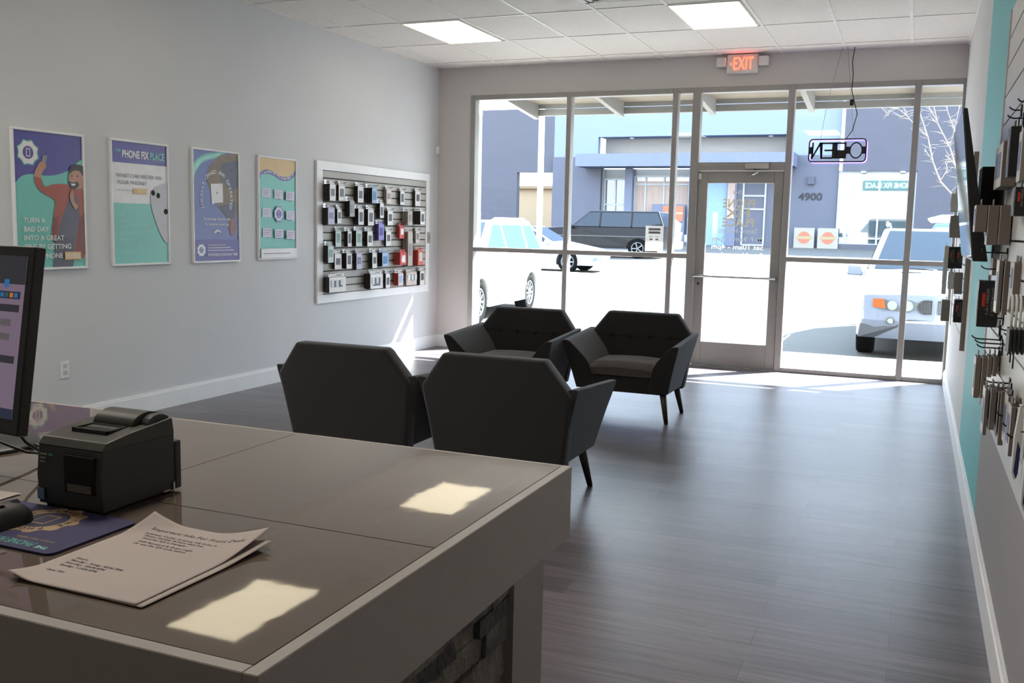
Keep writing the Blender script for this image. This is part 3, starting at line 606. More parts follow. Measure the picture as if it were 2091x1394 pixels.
# television
t = root('television', (.25, 4.7, 1.34), 'black flat television seen almost edge-on on the right wall', 'television')
ya, yb2 = 4.25, 5.28
def tvx(z): return .208-.075*(z-1.352)/.60      # leans out at the top
z0, z1 = 1.352, 1.952
M_screen = mat('tv_screen', '#0d1216', .04, ior=1.9, var=.01)
MB().hexa([(tvx(z0), ya, z0), (tvx(z0)+.055, ya, z0), (tvx(z0)+.055, yb2, z0), (tvx(z0), yb2, z0), (tvx(z1), ya, z1), (tvx(z1)+.016, ya, z1), (tvx(z1)+.016, yb2, z1), (tvx(z1), yb2, z1)], M_black).build('casing', t, bevel=.003, seg=1)
e_ = .012
MB().hexa([(tvx(z0+e_)-.002, ya+e_, z0+e_), (tvx(z0+e_), ya+e_, z0+e_), (tvx(z0+e_), yb2-e_, z0+e_), (tvx(z0+e_)-.002, yb2-e_, z0+e_), (tvx(z1-e_)-.002, ya+e_, z1-e_), (tvx(z1-e_), ya+e_, z1-e_), (tvx(z1-e_), yb2-e_, z1-e_), (tvx(z1-e_)-.002, yb2-e_, z1-e_)], M_screen).build('screen', t)
mb = MB(); mb.box(.24, XR-.0235, 4.66, 4.9, 1.5, 1.75, M_black); mb.box(.2, XR-.0235, 4.72, 4.75, 1.56, 1.6, M_alub); mb.build('wall_bracket', t)

# ------------------------------------------------------------------ armchairs
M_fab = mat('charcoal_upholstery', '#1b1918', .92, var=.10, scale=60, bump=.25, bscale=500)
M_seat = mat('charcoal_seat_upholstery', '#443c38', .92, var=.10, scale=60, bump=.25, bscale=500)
for m_ in (M_fab, M_seat):
    b_ = m_.node_tree.nodes['Principled BSDF']; b_.inputs['Sheen Weight'].default_value = .5; b_.inputs['Sheen Roughness'].default_value = .45; b_.inputs['Sheen Tint'].default_value = (.75, .77, .85, 1)
M_leg = mat('walnut_leg', '#3a2c26', .45, var=.25, scale=12, stretch=(8, 8, 1))
def make_chair():
    r_ = root('armchair', (0, 0, 0), cat='armchair', group='charcoal armchairs in the waiting area')
    # backrest: six-sided slab, leaning back, made of stations so the front is padded
    hexo = [(-.370, .205), (-.425, .60), (-.285, .785), (.285, .785), (.425, .60), (.370, .205)]
    yr = lambda z: .275+.085*(z-.25)/.535
    mb = MB()
    def ring(sc, y_off): return [(x*sc, yr(z)-y_off, .5+(z-.5)*sc) for x, z in hexo]
    rs = [ring(.90, -.004), ring(.985, 0), ring(1.0, .02), ring(1.0, .085), ring(.975, .105), ring(.90, .115)]
    vs = [p_ for r2 in rs for p_ in r2]; fs = []
    for i in range(len(rs)-1):
        for j in range(6): fs.append((i*6+j, i*6+(j+1) % 6, (i+1)*6+(j+1) % 6, (i+1)*6+j))
    fs += [tuple(range(6)), tuple(range(30, 36))]
    mb.add(vs, fs, M_fab); bk = mb.build('backrest', r_, local=True, bevel=.014, seg=3)
    # horizontal tuft seam with buttons
    mb = MB(); yb_ = lambda z: yr(z)-.116
    mb.tube([(x, yb_(.60)+.002, .60) for x in (-.36, -.2, 0, .2, .36)], .0028, mat('seam_cloth', '#1c1a19', .95), 5); mb.build('seam', bk, local=True)
    for x in (-.24, -.08, .08, .24):
        MB().lathe([(.0, -.012), (.016, -.010), (.018, -.004), (.017, .004)], mat('button_cloth', '#141312', .9), 12, 'y', (x, yb_(.60), .60)).build('button', bk, local=True)
    # arms
    for s in (-1, 1):
        lv = [(.228, .360, .215), (.34, .385, .228), (.42, .405, .248), (.47, .418, .278), (.515, .431, .318), (.55, .440, .350), (.578, .447, .378), (.594, .450, .398), (.602, .448, .415)]
        rows = []
        for z, xo, xi in lv:
            k_ = (z-.228)/.374; yf = -.285-.105*k_+(.012 if z > .6 else .004 if z > .59 else 0); yb_2 = .262+.045*k_; zr = z+.04*k_
            rows.append([(s*xo, yf, z), (s*xo, yb_2, zr), (s*xi, yb_2, zr), (s*xi, yf+.01, z)])
        vs = [p_ for r2 in rows for p_ in r2]; fs = []; n_ = len(rows)
        for i in range(n_-1):
            for j in range(4): fs.append((i*4+j, i*4+(j+1) % 4, (i+1)*4+(j+1) % 4, (i+1)*4+j))
        fs += [(0, 1, 2, 3), tuple(range((n_-1)*4, n_*4))]
        MB().add(vs, fs, M_fab).build('arm', r_, local=True, bevel=.012, seg=3)
    # base rail and cushion
    MB().hexa([(-.30, -.27, .215), (.30, -.27, .215), (.30, .24, .215), (-.30, .24, .215), (-.33, -.295, .37), (.33, -.295, .37), (.33, .24, .37), (-.33, .24, .37)], M_fab).build('seat_rail', r_, local=True, bevel=.01, seg=2)
    rows = []
    nx, ny_ = 12, 10
    for i in range(nx+1):
        x = -.27+.54*i/nx; row = []
        for j in range(ny_+1):
            y = -.305+.50*j/ny_
            ex = min(1, (1-abs(x)/.272)*7); ey = min(1, min(y+.307, .197-y)*16)
            z = .385+.055*math.sqrt(max(0, min(ex, 1)))*math.sqrt(max(0, min(1, ey)))+.012*math.cos(x*PI/.54)
            for bx, by in ((-.12, -.06), (.12, -.06)):
                z -= .018*math.exp(-((x-bx)**2+(y-by)**2)/.0009)
            row.append((x, y, z))
        rows.append(row)
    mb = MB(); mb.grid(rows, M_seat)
    # closed underside
    rim = [rows[i][0] for i in range(nx+1)]+[rows[nx][j] for j in range(1, ny_+1)]+[rows[i][ny_] for i in range(nx-1, -1, -1)]+[rows[0][j] for j in range(ny_-1, 0, -1)]
    low = [(p_[0], p_[1], .345) for p_ in rim]; m_ = len(rim)
    mb.add(rim+low, [(i, (i+1) % m_, m_+(i+1) % m_, m_+i) for i in range(m_)]+[tuple(range(m_, 2*m_))], M_seat)
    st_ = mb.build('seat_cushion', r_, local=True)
    for bx in (-.12, .12): MB().lathe([(0, .004), (.013, .003), (.015, -.004)], mat('button_cloth', '#141312', .9), 10, 'z', (bx, -.06, .437)).build('button', st_, local=True)
    for sx in (-1, 1):
        for sy in (-1, 1):
            MB().tube([(sx*.30, sy*.21, .255), (sx*.35, sy*.26, .008)], [.028, .016], M_leg, 14).lathe([(.014, 0), (.014, .009)], M_dark, 12, 'z', (sx*.351, sy*.261, 0)).build('leg', r_, local=True)
    return r_
ch0 = make_chair()
for i, (x, y, a, lab) in enumerate(((-1.97, 4.82, PI, 'charcoal armchair with its back to the counter, the nearer to the counter corner'),
                                   (-2.875, 4.80, PI, 'charcoal armchair with its back to the counter, the one nearer the poster wall'),
                                   (-2.00, 7.26, 0, 'charcoal armchair facing the counter, the one beside the glass door'),
                                   (-2.912, 7.06, 0, 'charcoal armchair facing the counter, the one beside the slatwall board'))):
    c = ch0 if i == 0 else copy_tree(ch0)
    c.location = (x, y, 0); c.rotation_euler.z = a; c['label'] = lab
# ------------------------------------------------------------------ service counter
M_lam = mat('taupe_laminate', '#8c8781', .45, var=.02); M_rim = mat('laminate_rim', '#9a948e', .4, var=.03, scale=30)
M_top = mat('glass_counter_panel', '#665a51', .03, ior=2.15, var=.05, scale=3, bump=.016, bscale=5)
CX0, CX1, CY0, CY1, CZ = -2.9, -.577, .745, 1.695, 1.0
c = root('service_counter', ((CX0+CX1)/2, (CY0+CY1)/2, 0), 'low reception counter with glossy top panels, pale rim and dark stone inlay, foreground', 'counter')
mb = MB()
mb.box(CX0, -.600, CY0+.01, 1.555, 0, .862, M_lam)
mb.box(-.600, CX1, 1.417, 1.555, 0, .864, M_lam); mb.box(-.600, CX1, CY0+.01, 1.417, 0, .14, M_lam); mb.box(-.600, CX1, CY0+.01, .86, .14, .864, M_lam)
mb.build('body', c)
mb = MB(); w = .019
mb.box(CX0, CX1-w, CY0, CY0+w, .862, CZ, M_rim); mb.box(CX0, CX1-w, CY1-w*.4, CY1, .862, CZ, M_rim); mb.box(CX1-w, CX1, CY0, CY1, .862, CZ, M_rim); mb.box(CX0-w, CX0, CY0, CY1, .862, CZ, M_rim)
mb.build('rim', c, bevel=.0012, seg=1)
MB().box(CX0, CX1-w, CY0+w, CY1-w*.4, .862, .985, M_dark).build('top_substrate', c)
g = .0012
xs = [CX0+g, -1.2, CX1-w-g]; 
for a, b_, y0, y1 in ((CX0+g, CX1-w-g, CY0+w+g, 1.166-g), (CX0+g, -1.2-g, 1.166+g, CY1-w*.4-g), (-1.2+g, CX1-w-g, 1.166+g, CY1-w*.4-g)):
    MB().box(a, b_, y0, y1, .985, CZ-.0004, M_top).build('top_panel', c)
st = MB(); z = .14; random.seed(3)
SM = [mat('split_stone_%s' % n_, h, .75, var=.35, scale=25, bump=.8, bscale=45) for n_, h in (('dark', '#3c3c3d'), ('mid', '#5a5856'), ('warm', '#6b655e'))]
while z < .86:
    h = random.choice((.03, .045, .06)); h = min(h, .862-z); y = .86
    while y < 1.417:
        l = random.uniform(.06, .2); l = min(l, 1.417-y); x1 = -.600+random.uniform(.004, .018); m_ = random.choice(SM)
        a = [random.uniform(-.003, .003) for _ in range(4)]
        st.hexa([(-.6, y, z), (x1+a[0], y, z), (x1+a[1], y+l-.001, z), (-.6, y+l-.001, z), (-.6, y, z+h-.001), (x1+a[2], y, z+h-.001), (x1+a[3], y+l-.001, z+h-.001), (-.6, y+l-.001, z+h-.001)], m_)
        y += l
    z += h
tag(st.build('stone_inlay', c), 'dark stacked split stone')
# receipt printer
p = root('receipt_printer', (-1.178, 1.15, CZ), 'black receipt printer standing on the counter behind the papers', 'printer')
px0, px1, py0, py1 = -1.244, -1.112, 1.070, 1.226
fx = lambda u, v, w_: (w_, u, v)
M_pr = mat('printer_shell', '#2b2e2e', .5, var=.05); M_prt = mat('printer_top', '#35352f', .42, var=.05)
MB().prism([(py0, CZ+.004), (py0-.003, CZ+.05), (py0+.002, CZ+.098), (py1, CZ+.098), (py1, CZ+.004)], fx, px0, px1, M_pr).build('lower_housing', p, bevel=.003)
MB().prism([(py0+.001, CZ+.0975), (py0+.012, CZ+.110), (py0+.055, CZ+.1165), (py1-.004, CZ+.126), (py1, CZ+.1), (py1-.0, CZ+.0975)], fx, px0, px1, M_prt).build('upper_cover', p, bevel=.003)
arc = [(py0+.085+.034*(1-math.cos(PI*k/12)), CZ+.119+.020*math.sin(PI*k/12)) for k in range(13)]
MB().prism([(arc[0][0], CZ+.11)]+arc+[(arc[-1][0], CZ+.11)], fx, px0+.028, px1-.022, M_prt).build('paper_roll_cover', p, bevel=.0015)
MB().prism([(py0+.095, CZ+.117)]+[(py0+.10+.027*(1-math.cos(PI*k/8)), CZ+.118+.017*math.sin(PI*k/8)) for k in range(9)], fx, px1-.0215, px1-.006, M_pr).build('cover_latch', p, bevel=.001, seg=1)
mb = MB(); zt = CZ+.1205
for a in ((px0+.03, px1-.028, py0+.040, py0+.044), (px0+.03, px1-.028, py0+.078, py0+.082), (px0+.03, px0+.034, py0+.04, py0+.082), (px1-.032, px1-.028, py0+.04, py0+.082)): mb.box(*a, CZ+.110, zt, M_black)
mb.box(px0+.034, px1-.032, py0+.044, py0+.078, CZ+.110, CZ+.1175, M_dark); mb.build('paper_exit', p, bevel=.0006, seg=1)
mb = MB(); mb.box(px0+.060, px1-.012, py0-.0045, py0+.002, CZ+.03, CZ+.088, M_dark); mb.box(px0+.066, px1-.018, py0-.005, py0-.0043, CZ+.032, CZ+.044, mat('dull_label', '#5c554c', .6)); mb.build('front_recess', p)
mb = MB(); mb.box(px0+.002, px0+.016, py0-.0042, py0-.0028, CZ+.012, CZ+.03, mat('blue_sticker', '#5f7f96', .5)); mb.build('sticker', p)
mb = MB(); M_prp = mat('printer_marking', '#83877f', .6); fn = lambda u, v: (u, py0-.0042, v)
for k in range(3): mb.box(px0+.010, px0+.024-.002*k, py0-.0042, py0-.0030, CZ+.0835-.006*k, CZ+.0860-.006*k, M_prp)
mb.box(px0+.028, px0+.036, py0-.0042, py0-.0030, CZ+.083, CZ+.0865, mat('green_mark', '#3f7a52', .5)); mb.build('front_markings', p)
MB().box(px0+.004, px1+.001, py1, py1+.014, CZ+.004, CZ+.085, M_pr).build('rear_housing', p, bevel=.002, seg=1)
mb = MB(); mb.tube([(px1+.001, py1-.028, CZ+.006), (px1+.001, py1-.014, CZ+.006)], .0012, M_white, 6); mb.tube([(px1+.002, py1-.006, CZ+.001), (px1+.002, py1-.006, CZ+.018)], .0016, M_white, 6); mb.build('white_clip', p)
mb = MB()
for x in (px0+.012, px1-.012):
    for y in (py0+.012, py1-.012): mb.lathe([(.006, CZ), (.006, CZ+.006)], M_dark, 10, 'z', (x, y, 0))
mb.build('feet', p)
# monitor
mo = root('computer_monitor', (-1.62, 1.24, CZ), 'black computer monitor cut off by the left edge of the photo', 'monitor', rz=0)
A = Vector((-1.416, 1.177, 1.069)); Lf = Vector((-.994, .111, 0)); tl = math.radians(8.5); up = Vector((.111*math.sin(tl), .994*math.sin(tl), math.cos(tl))); nr = Lf.cross(up).normalized()
if nr.y > 0: nr = -nr
W_, H_ = .50, .332
def mp_(u, v, w_): return A+Lf*u+up*v+nr*w_
MB().prism([(0, 0), (W_, 0), (W_, H_), (0, H_)], mp_, -.022, 0, M_black).build('casing', mo, bevel=.003)
M_scr = mat('monitor_page', '#8d7f93', .3, emit='#87758c', estr=.05, var=.02)
mb = MB(); bz = .018
def sr(u0, u1, v0, v1, m, w_=.0006): mb.prism([(u0, v0), (u1, v0), (u1, v1), (u0, v1)], mp_, w_-.0006, w_, m)
sr(bz, W_-bz, bz+.01, H_-bz, M_scr)
M_sd = mat('screen_dark_bar', '#3a3b46', .3, emit='#3a3b46', estr=.03); M_sg = mat('screen_grey_bar', '#7d7880', .3, emit='#7d7880', estr=.03); M_sb = mat('screen_blue_button', '#2f6fa8', .3, emit='#2f6fa8', estr=.06); M_so = mat('screen_orange_button', '#c77a2a', .3, emit='#c77a2a', estr=.06); M_sn = mat('screen_task_bar', '#2b3550', .3, emit='#2b3550', estr=.04)
sr(bz, W_-bz, H_-bz-.050, H_-bz, M_sd, .0012); sr(bz, W_-bz, bz+.01, bz+.028, M_sn, .0012)
for v in (.215, .125): sr(bz+.01, W_-bz, v, v+.013, M_sd, .0012)
sr(bz+.01, W_-bz, .238, .251, M_sn, .0012)
for k, m_ in enumerate((M_sb, M_so, M_teal, M_sb, M_sb, M_sb)): sr(bz+.016+.013*k, bz+.025+.013*k, .2405, .2485, m_, .0018)
sr(bz+.043, bz+.056, .258, .272, M_sb, .0018)
for v, a in ((.190, .20), (.165, .26)): sr(bz+.03, W_-bz, v, v+.012, M_sg, .0012)
mb.build('screen', mo, fix=False)
mb = MB(); cN = mp_(W_/2, H_*.45, -.022); mb.tube([cN, cN-nr*.05, Vector((cN.x-.01, cN.y+.06, CZ+.02))], [.02, .024, .024], M_black, 12); mb.build('stand_neck', mo)
MB().lathe([(.02, CZ+.02), (.10, CZ+.008), (.105, CZ+.004), (.105, CZ)], M_black, 32, 'z', (cN.x-.01, cN.y+.06, 0)).build('stand_base', mo)
mb = MB(); mb.tube([mp_(.05, .02, -.02), Vector((-1.44, 1.215, 1.05)), Vector((-1.43, 1.26, 1.012)), Vector((-1.46, 1.30, 1.004)), Vector((-1.6, 1.34, 1.004))], .0028, M_black, 6)
mb.tube([mp_(.16, .01, -.02), Vector((-1.53, 1.22, 1.045)), Vector((-1.48, 1.25, 1.02)), Vector((-1.47, 1.31, 1.004)), Vector((-1.62, 1.37, 1.004))], .0028, M_black, 6)
mb.build('cables', mo)
# mouse pad
pad = root('mouse_pad', (-1.2, .99, CZ), 'dark purple mouse pad with tan gear emblem under the black mouse', 'mouse pad')
M_pad = mat('pad_purple', '#2c2850', .8, var=.04); M_padt = mat('pad_tan', '#9c8360', .8); M_padn = mat('pad_navy', '#23213f', .8); M_padc = mat('pad_teal', '#4f8c8a', .8)
rr = rrect(-1.30, -1.038, .906, 1.066, .012)
MB().prism(rr, lambda u, v, w_: (u, v, w_), CZ, CZ+.003, M_pad).build('pad', pad)
mb = MB(); zz = CZ+.0032; cx_, cy_ = -1.165, 1.012
mb.poly([(cx_+.052*(1.12 if k % 4 < 2 else .98)*math.cos(2*PI*k/40), cy_+.052*(1.12 if k % 4 < 2 else .98)*math.sin(2*PI*k/40), zz) for k in range(40)], M_padt)
mb.poly([(cx_+.034*math.cos(2*PI*k/32), cy_+.034*math.sin(2*PI*k/32), zz+.0002) for k in range(32)], M_padn)
mb.poly([(cx_-.014, cy_-.018, zz+.0004), (cx_+.014, cy_-.018, zz+.0004), (cx_+.014, cy_+.018, zz+.0004), (cx_-.014, cy_+.018, zz+.0004)], M_padt); mb.poly([(cx_-.012, cy_-.015, zz+.0006), (cx_+.012, cy_-.015, zz+.0006), (cx_+.012, cy_+.015, zz+.0006), (cx_-.012, cy_+.015, zz+.0006)], M_padn)
def ring_text(s_, a0, a1, r0, h, m):
    for k, ch in enumerate(s_):
        if ch == ' ': continue
        t_ = a0+(a1-a0)*k/(len(s_)-1); an = t_-PI/2
        put_text(mb, ch, lambda a, b: (cx_+r0*math.cos(t_)+a*math.cos(an)-b*math.sin(an), cy_+r0*math.sin(t_)+a*math.sin(an)+b*math.cos(an), zz+.0004), 0, 0, h, m, .03)
ring_text('THE PHONE', PI*2.12, PI*1.32, .038, .013, M_padn); ring_text('FIX PLACE', PI*1.08, PI*.35, .038, .012, M_padn)
fn = lambda u, v: (-u, -v, CZ+.0034)     # printed to be read from the other side
put_text(mb, 'THE', fn, 1.070, -.925, .012, M_tealL, .02, width=.022)
put_text(mb, 'PHONE FIX', fn, 1.125, -.932, .022, M_padc, .03, width=.075)
put_text(mb, 'PHONE & TABLET REPAIR', fn, 1.105, -.945, .007, M_padt, width=.07)
mb.build('print', pad, fix=False)
# mouse
ms = root('computer_mouse', (-1.202, .957, CZ+.003), 'black computer mouse on the purple pad at the left photo edge', 'mouse')
def mouse_grid(sc, m, z0=.0):
    rows = []; N_ = 14
    for i in range(N_+1):
        u = -1+2*i/N_; row = []
        for j in range(N_+1):
            t_ = PI*j/N_
            w_ = .031*sc*math.sqrt(max(0, 1-abs(u)**2.6))*(1-.10*math.exp(-((u-.1)/.3)**2)); h = .033*sc*math.sqrt(max(0, 1-(abs(u-.12*(1-abs(u))))**2.4))
            row.append((w_*math.cos(t_), .056*u, z0+h*math.sin(t_)**.8))
        rows.append(row)
    return rows
T_ = Matrix.Translation((-1.202, .957, CZ+.003)) @ Matrix.Rotation(math.radians(-8), 4, 'Z')
MB().grid(mouse_grid(1, M_black), M_blackm, M=T_).build('shell', ms)
mb = MB(); mb.lathe([(.008, -.003), (.0095, 0), (.008, .003)], mat('mouse_wheel', '#4a4a4a', .5), 16, 'x', (0, .030, .026), M=T_); mb.build('scroll_wheel', ms)
mb = MB(); mb.add([(-.014, .010, .0332), (.014, .010, .0332), (.010, -.030, .0310), (-.010, -.030, .0310)], [(0, 1, 2, 3)], mat('mouse_rust_inlay', '#5b3a2a', .35), M=T_); mb.build('palm_inlay', ms)
# papers
def sheet(name, x0, x1, y0, y1, dz, curl, label, writing=False, rz=0.):
    N_ = 44; R_ = Matrix.Rotation(rz, 3, 'Z'); cx2, cy2 = (x0+x1)/2, (y0+y1)/2
    def zf(x, y):
        u = (x-x0)/(x1-x0); v = (y-y0)/(y1-y0)
        return CZ+dz+curl[0]*max(0, u+v-1.55)**1.5*2.2+curl[1]*max(0, v-u-.72)**1.4*2.5+curl[2]*max(0, 1-u-v-.8)**1.4*4+.0010*math.sin(5*u+2)*v
    def P_(x, y, o=0.):
        q = R_ @ Vector((x-cx2, y-cy2, 0)); return (cx2+q.x, cy2+q.y, zf(x, y)+o)
    rows = [[P_(x0+(x1-x0)*i/N_, y0+(y1-y0)*j/N_) for j in range(N_+1)] for i in range(N_+1)]
    mb = MB(); mb.grid(rows, M_paper)
    if writing:
        fn = lambda u, v: P_(u, v, .0005)
        W2, H2 = x1-x0, y1-y0
        def t_(s_, u, v, h, w_): put_text(mb, s_, fn, x0+W2*u, y0+H2*v, h, M_ink, .004, width=w_*W2)
        t_('Important Info For Front Desk:', .52, .865, .0125, .80)
        t_('Address: Cutler Avenue NE Suite A', .44, .80, .0075, .62); t_('Phone Number & front desk line', .42, .765, .0075, .50); t_('Security: ask a manager', .38, .73, .0075, .38)
        t_('Wifi Password & Guest Login', .44, .68, .0075, .46); t_('Or use the QR code below', .43, .645, .0075, .44)
        t_('Hours:', .16, .33, .008, .10); t_('Monday - Friday: 9AM-7PM', .32, .295, .008, .42); t_('Saturday: 10AM-4PM', .27, .26, .008, .32); t_('Sunday: 11AM-4PM', .26, .225, .008, .30)
        t_('Open 7/24', .17, .15, .007, .14)
    o_ = mb.build(name, fix=False)
    sol = o_.modifiers.new('thickness', 'SOLIDIFY'); sol.thickness = .0003; sol.offset = -1
    tag(o_, label, 'paper', 'sheets of paper on the counter'); return o_
sheet('printed_sheet', -1.018, -.812, .826, 1.078, .0028, (.030, .035, .02), 'printed sheet headed Important Info For Front Desk, top of the paper pile', True)
sheet('paper_sheet', -1.014, -.800, .826, 1.066, .0016, (.012, .01, .01), 'blank sheet directly under the printed sheet on the counter', rz=math.radians(-.8))
sheet('paper_sheet', -1.010, -.806, .830, 1.050, .0006, (.004, .004, .004), 'lowest sheet of the paper pile, a corner showing at the right', rz=math.radians(-2))
sheet('paper_sheet', -1.44, -1.318, 1.055, 1.10, .0006, (.0, .0, .0), 'blank pale slip of paper behind the mouse pad at the left edge')

# ------------------------------------------------------------------ outside
GZ = lambda y: -.12+.0148*(y-13.5)
M_conc = mat('sidewalk_concrete', '#9a9690', .85, var=.06, scale=5); M_asph = mat('parking_asphalt', '#4d4b48', .9, var=.07, scale=1.2, stretch=(1, 4, 1))
M_tar = mat('crack_sealant', '#3b3937', .9)
struct('ground_sidewalk', MB().box(-30, 20, 10.42, 12.25, -.25, -.02, M_conc))
mb = MB(); mb.add([(-70, 12.25, GZ(12.25)), (45, 12.25, GZ(12.25)), (45, 110, GZ(110)), (-70, 110, GZ(110))], [(0, 1, 2, 3)], M_asph)
struct('ground_parking_lot', mb, fix=False)
mb = MB(); random.seed(11)
for k in range(13):
    x = random.uniform(-9, 2); y = random.uniform(17, 30); pts = [(x, y)]
    for j in range(6): x += random.uniform(.5, 1.6); y += random.uniform(-.35, .35); pts.append((x, y))
    for (a, b_), (c_, d_) in zip(pts, pts[1:]): mb.add([(a, b_-.03, GZ(b_-.03)+.004), (c_, d_-.03, GZ(d_-.03)+.004), (c_, d_+.03, GZ(d_+.03)+.004), (a, b_+.03, GZ(b_+.03)+.004)], [(0, 1, 2, 3)], M_tar)
o_ = mb.build('trim_3', local=True, fix=False); o_['kind'] = 'structure'
# own building outside: facade with sign, canopy
M_fac = mat('white_stucco', '#d9dcd8', .8)
mb = MB(); mb.box(-30, XL-.2, 10.0, 10.6, -.2, 8, M_fac); mb.box(XR+.2, 16, 10.0, 10.6, -.2, 8, M_fac); mb.box(XL-.2, XR+.2, 10.42, 10.6, 2.96, 8, M_fac); mb.box(XL-.2, -4.86, 10.42, 10.6, -.2, 2.96, M_fac)
struct('wall_outside', mb)
s_ = root('store_sign', (-2.45, 10.66, 6.1), 'teal shop sign on the outer facade, seen mirrored in the window across the lot', 'sign')
MB().box(-5.6, .75, 10.6, 10.72, 6.1, 7.05, mat('sign_teal', '#2f7f7a', .5)).build('sign_board', s_)
mb = MB(); put_text(mb, 'THE PHONE FIX PLACE', lambda u, v: (-2.45-u, 10.73, v), 0, 6.3, .75, M_pwhite, .03, width=6.0); mb.build('letters', s_, fix=False)
cn = root('awning', (-2, 11.1, 2.85), 'flat white metal awning with sloping brackets outside over the shop windows', 'awning')
M_can = mat('awning_paint', '#8f8d8a', .5); M_deck = mat('awning_soffit', '#857c70', .7, var=.08, scale=3)
MB().box(-4.62, 2.2, 10.602, 11.72, 3.00, 3.06, M_deck).build('deck', cn)
mb = MB(); mb.box(-4.66, 2.2, 11.68, 11.76, 2.86, 2.938, M_can); mb.box(-4.66, 2.2, 11.68, 11.76, 2.952, 3.08, M_can); mb.box(-4.62, 2.2, 10.602, 10.66, 2.94, 3.0, M_can); mb.build('front_beam', cn)
for x in (-4.60, -3.47, -2.34, -1.21, -.09, 1.0):
    MB().hexa([(x-.03, 10.602, 2.93), (x+.03, 10.602, 2.93), (x+.03, 11.70, 2.82), (x-.03, 11.70, 2.82), (x-.03, 10.602, 3.02), (x+.03, 10.602, 3.02), (x+.03, 11.70, 3.0), (x-.03, 11.70, 3.0)], M_can).build('bracket', cn)

# building across the lot
BY = 60.0; g0 = GZ(58.5)
M_blk = mat('slate_block_wall', '#4d4d57', .85, var=.05, scale=2, stretch=(.3, 1, 3)); M_blk2 = mat('slate_block_wall_paler', '#555764', .85, var=.04, scale=2, stretch=(.3, 1, 3))
M_sky = mat('pale_blue_stucco', '#727d96', .85, var=.02, scale=.4); M_band = mat('lavender_canopy', '#62697e', .7); M_rec = mat('grey_recess_stucco', '#94918f', .85); M_bluew = mat('light_blue_stucco', '#7d97c4', .8)
def far_glass():
    m = bpy.data.materials.new('far_window_glass'); m.use_nodes = True; b = m.node_tree.nodes['Principled BSDF']; b.inputs['Base Color'].default_value = (.06, .08, .09, 1); b.inputs['Roughness'].default_value = .02; b.inputs['IOR'].default_value = 2.0
    return m
M_fg = far_glass()
M_cur = mat('beige_curtain', '#a08f88', .9, var=.12, scale=2, stretch=(8, 1, .4))
fb = root('commercial_building', (-12, BY+4, g0), 'slate block and pale blue stucco commercial building across the parking lot', 'building')
D = BY+8
mb = MB(); mb.box(-40, -24.9, BY, BY+.5, g0, 9.15, M_blk); mb.box(-24.9, -22.3, BY, BY+.5, 5.03, 9.15, M_blk); mb.build('left_block_wall', fb)
mb = MB(); mb.box(-22.3, -19.0, BY-.2, BY+.5, g0, 6.0, M_blk2); mb.box(-10.3, -4.45, BY-.2, D, g0, 6.0, M_blk2); mb.build('low_block_wall', fb)
mb = MB(); mb.box(-22.3, -19.3, BY, BY+.5, 6.0, 14, M_sky); mb.box(-19.3, -7.3, BY, D, 7.26, 14, M_sky); mb.box(-7.3, -4.45, BY, D, 6.0, 14, M_sky); mb.build('stucco_wall', fb)
mb = MB(); mb.box(-19.3, -7.3, BY+1.6, D, 6.0, 7.26, M_rec)
for x in (-17.3, -13.0, -8.6): mb.lathe([(.14, 7.2), (.14, 7.26)], M_white, 12, 'z', (x, BY+.8, 0))
mb.build('recess', fb)
mb = MB(); mb.box(-20.06, -6.85, BY-2.2, BY, 5.27, 6.04, M_band); mb.build('entrance_canopy', fb)
mb = MB(); mb.box(-19.0, -18.95, BY+.2, D, g0, 5.27, M_rec); mb.box(-18.95, -13.3, BY+.9, D, 4.62, 5.27, M_rec); mb.box(-17.45, -16.95, BY, BY+.8, g0, 5.27, M_band); mb.box(-13.3, -10.9, BY-.1, D, g0, 5.27, M_bluew); mb.box(-10.9, -10.3, BY-.3, BY+.5, g0, 5.27, M_band); mb.build('entrance_walls', fb)
def far_window(x0, x1, z0, z1, vx, hz, y=BY+.5, fill=None):
    f = MB(); w_ = .05
    for x in [x0, x1]+vx: f.box(x-w_, x+w_, y-.05, y+.03, z0, z1, M_alub if False else M_sash)
    for z in [z0, z1]+hz: f.box(x0, x1, y-.04, y+.03, z-w_, z+w_, M_sash)
    fo = f.build('window', fb); MB().box(x0, x1, y+.04, y+.06, z0, z1, M_fg).build('pane', fo)
    if fill: MB().box(x0, x1, y+.01, y+.035, z0, z1-.3, fill).build('curtain', fo)
M_sash = mat('pale_sash', '#9aa0aa', .5)
far_window(-18.9, -17.5, 1.2, 4.62, [-18.2], [3.0])
far_window(-16.9, -13.35, 1.2, 4.8, [-16.2, -15.0], [4.3], fill=M_cur)
far_window(-9.9, -8.6, g0+.1, 4.6, [], [2.8, 3.6], y=BY-.22)
mb = MB(); mb.box(-10.85, -10.4, BY-.35, BY-.3, 2.2, 4.6, M_cur); mb.build('brown_panel', fb)
mb = MB(); mb.box(-15.6, -13.5, BY+.0, BY+.15, g0, 3.05, M_band); mb.box(-14.9, -13.6, BY-.05, BY, 2.0, 2.95, mat('orange_banner', '#b06a50', .7)); mb.box(-14.9, -13.6, BY-.06, BY-.05, 2.45, 2.55, mat('pale_orange_strip', '#cf9a80', .7)); mb.build('entrance_banner', fb)
mb = MB(); put_text(mb, '4900', lambda u, v: (-6.0+u, BY-.24, v), 0, 3.38, .60, M_ink, .02, width=1.35); mb.box(-6.2, -5.8, BY-.4, BY-.2, 4.3, 4.75, mat('wall_lamp', '#3f4352', .6)); tag(mb.build('street_number', fb, fix=False), 'dark numerals 4900')
mb = MB(); mb.box(-4.45, -4.27, BY-.5, D, 5.05, 14, M_fac); mb.build('white_pilaster', fb)
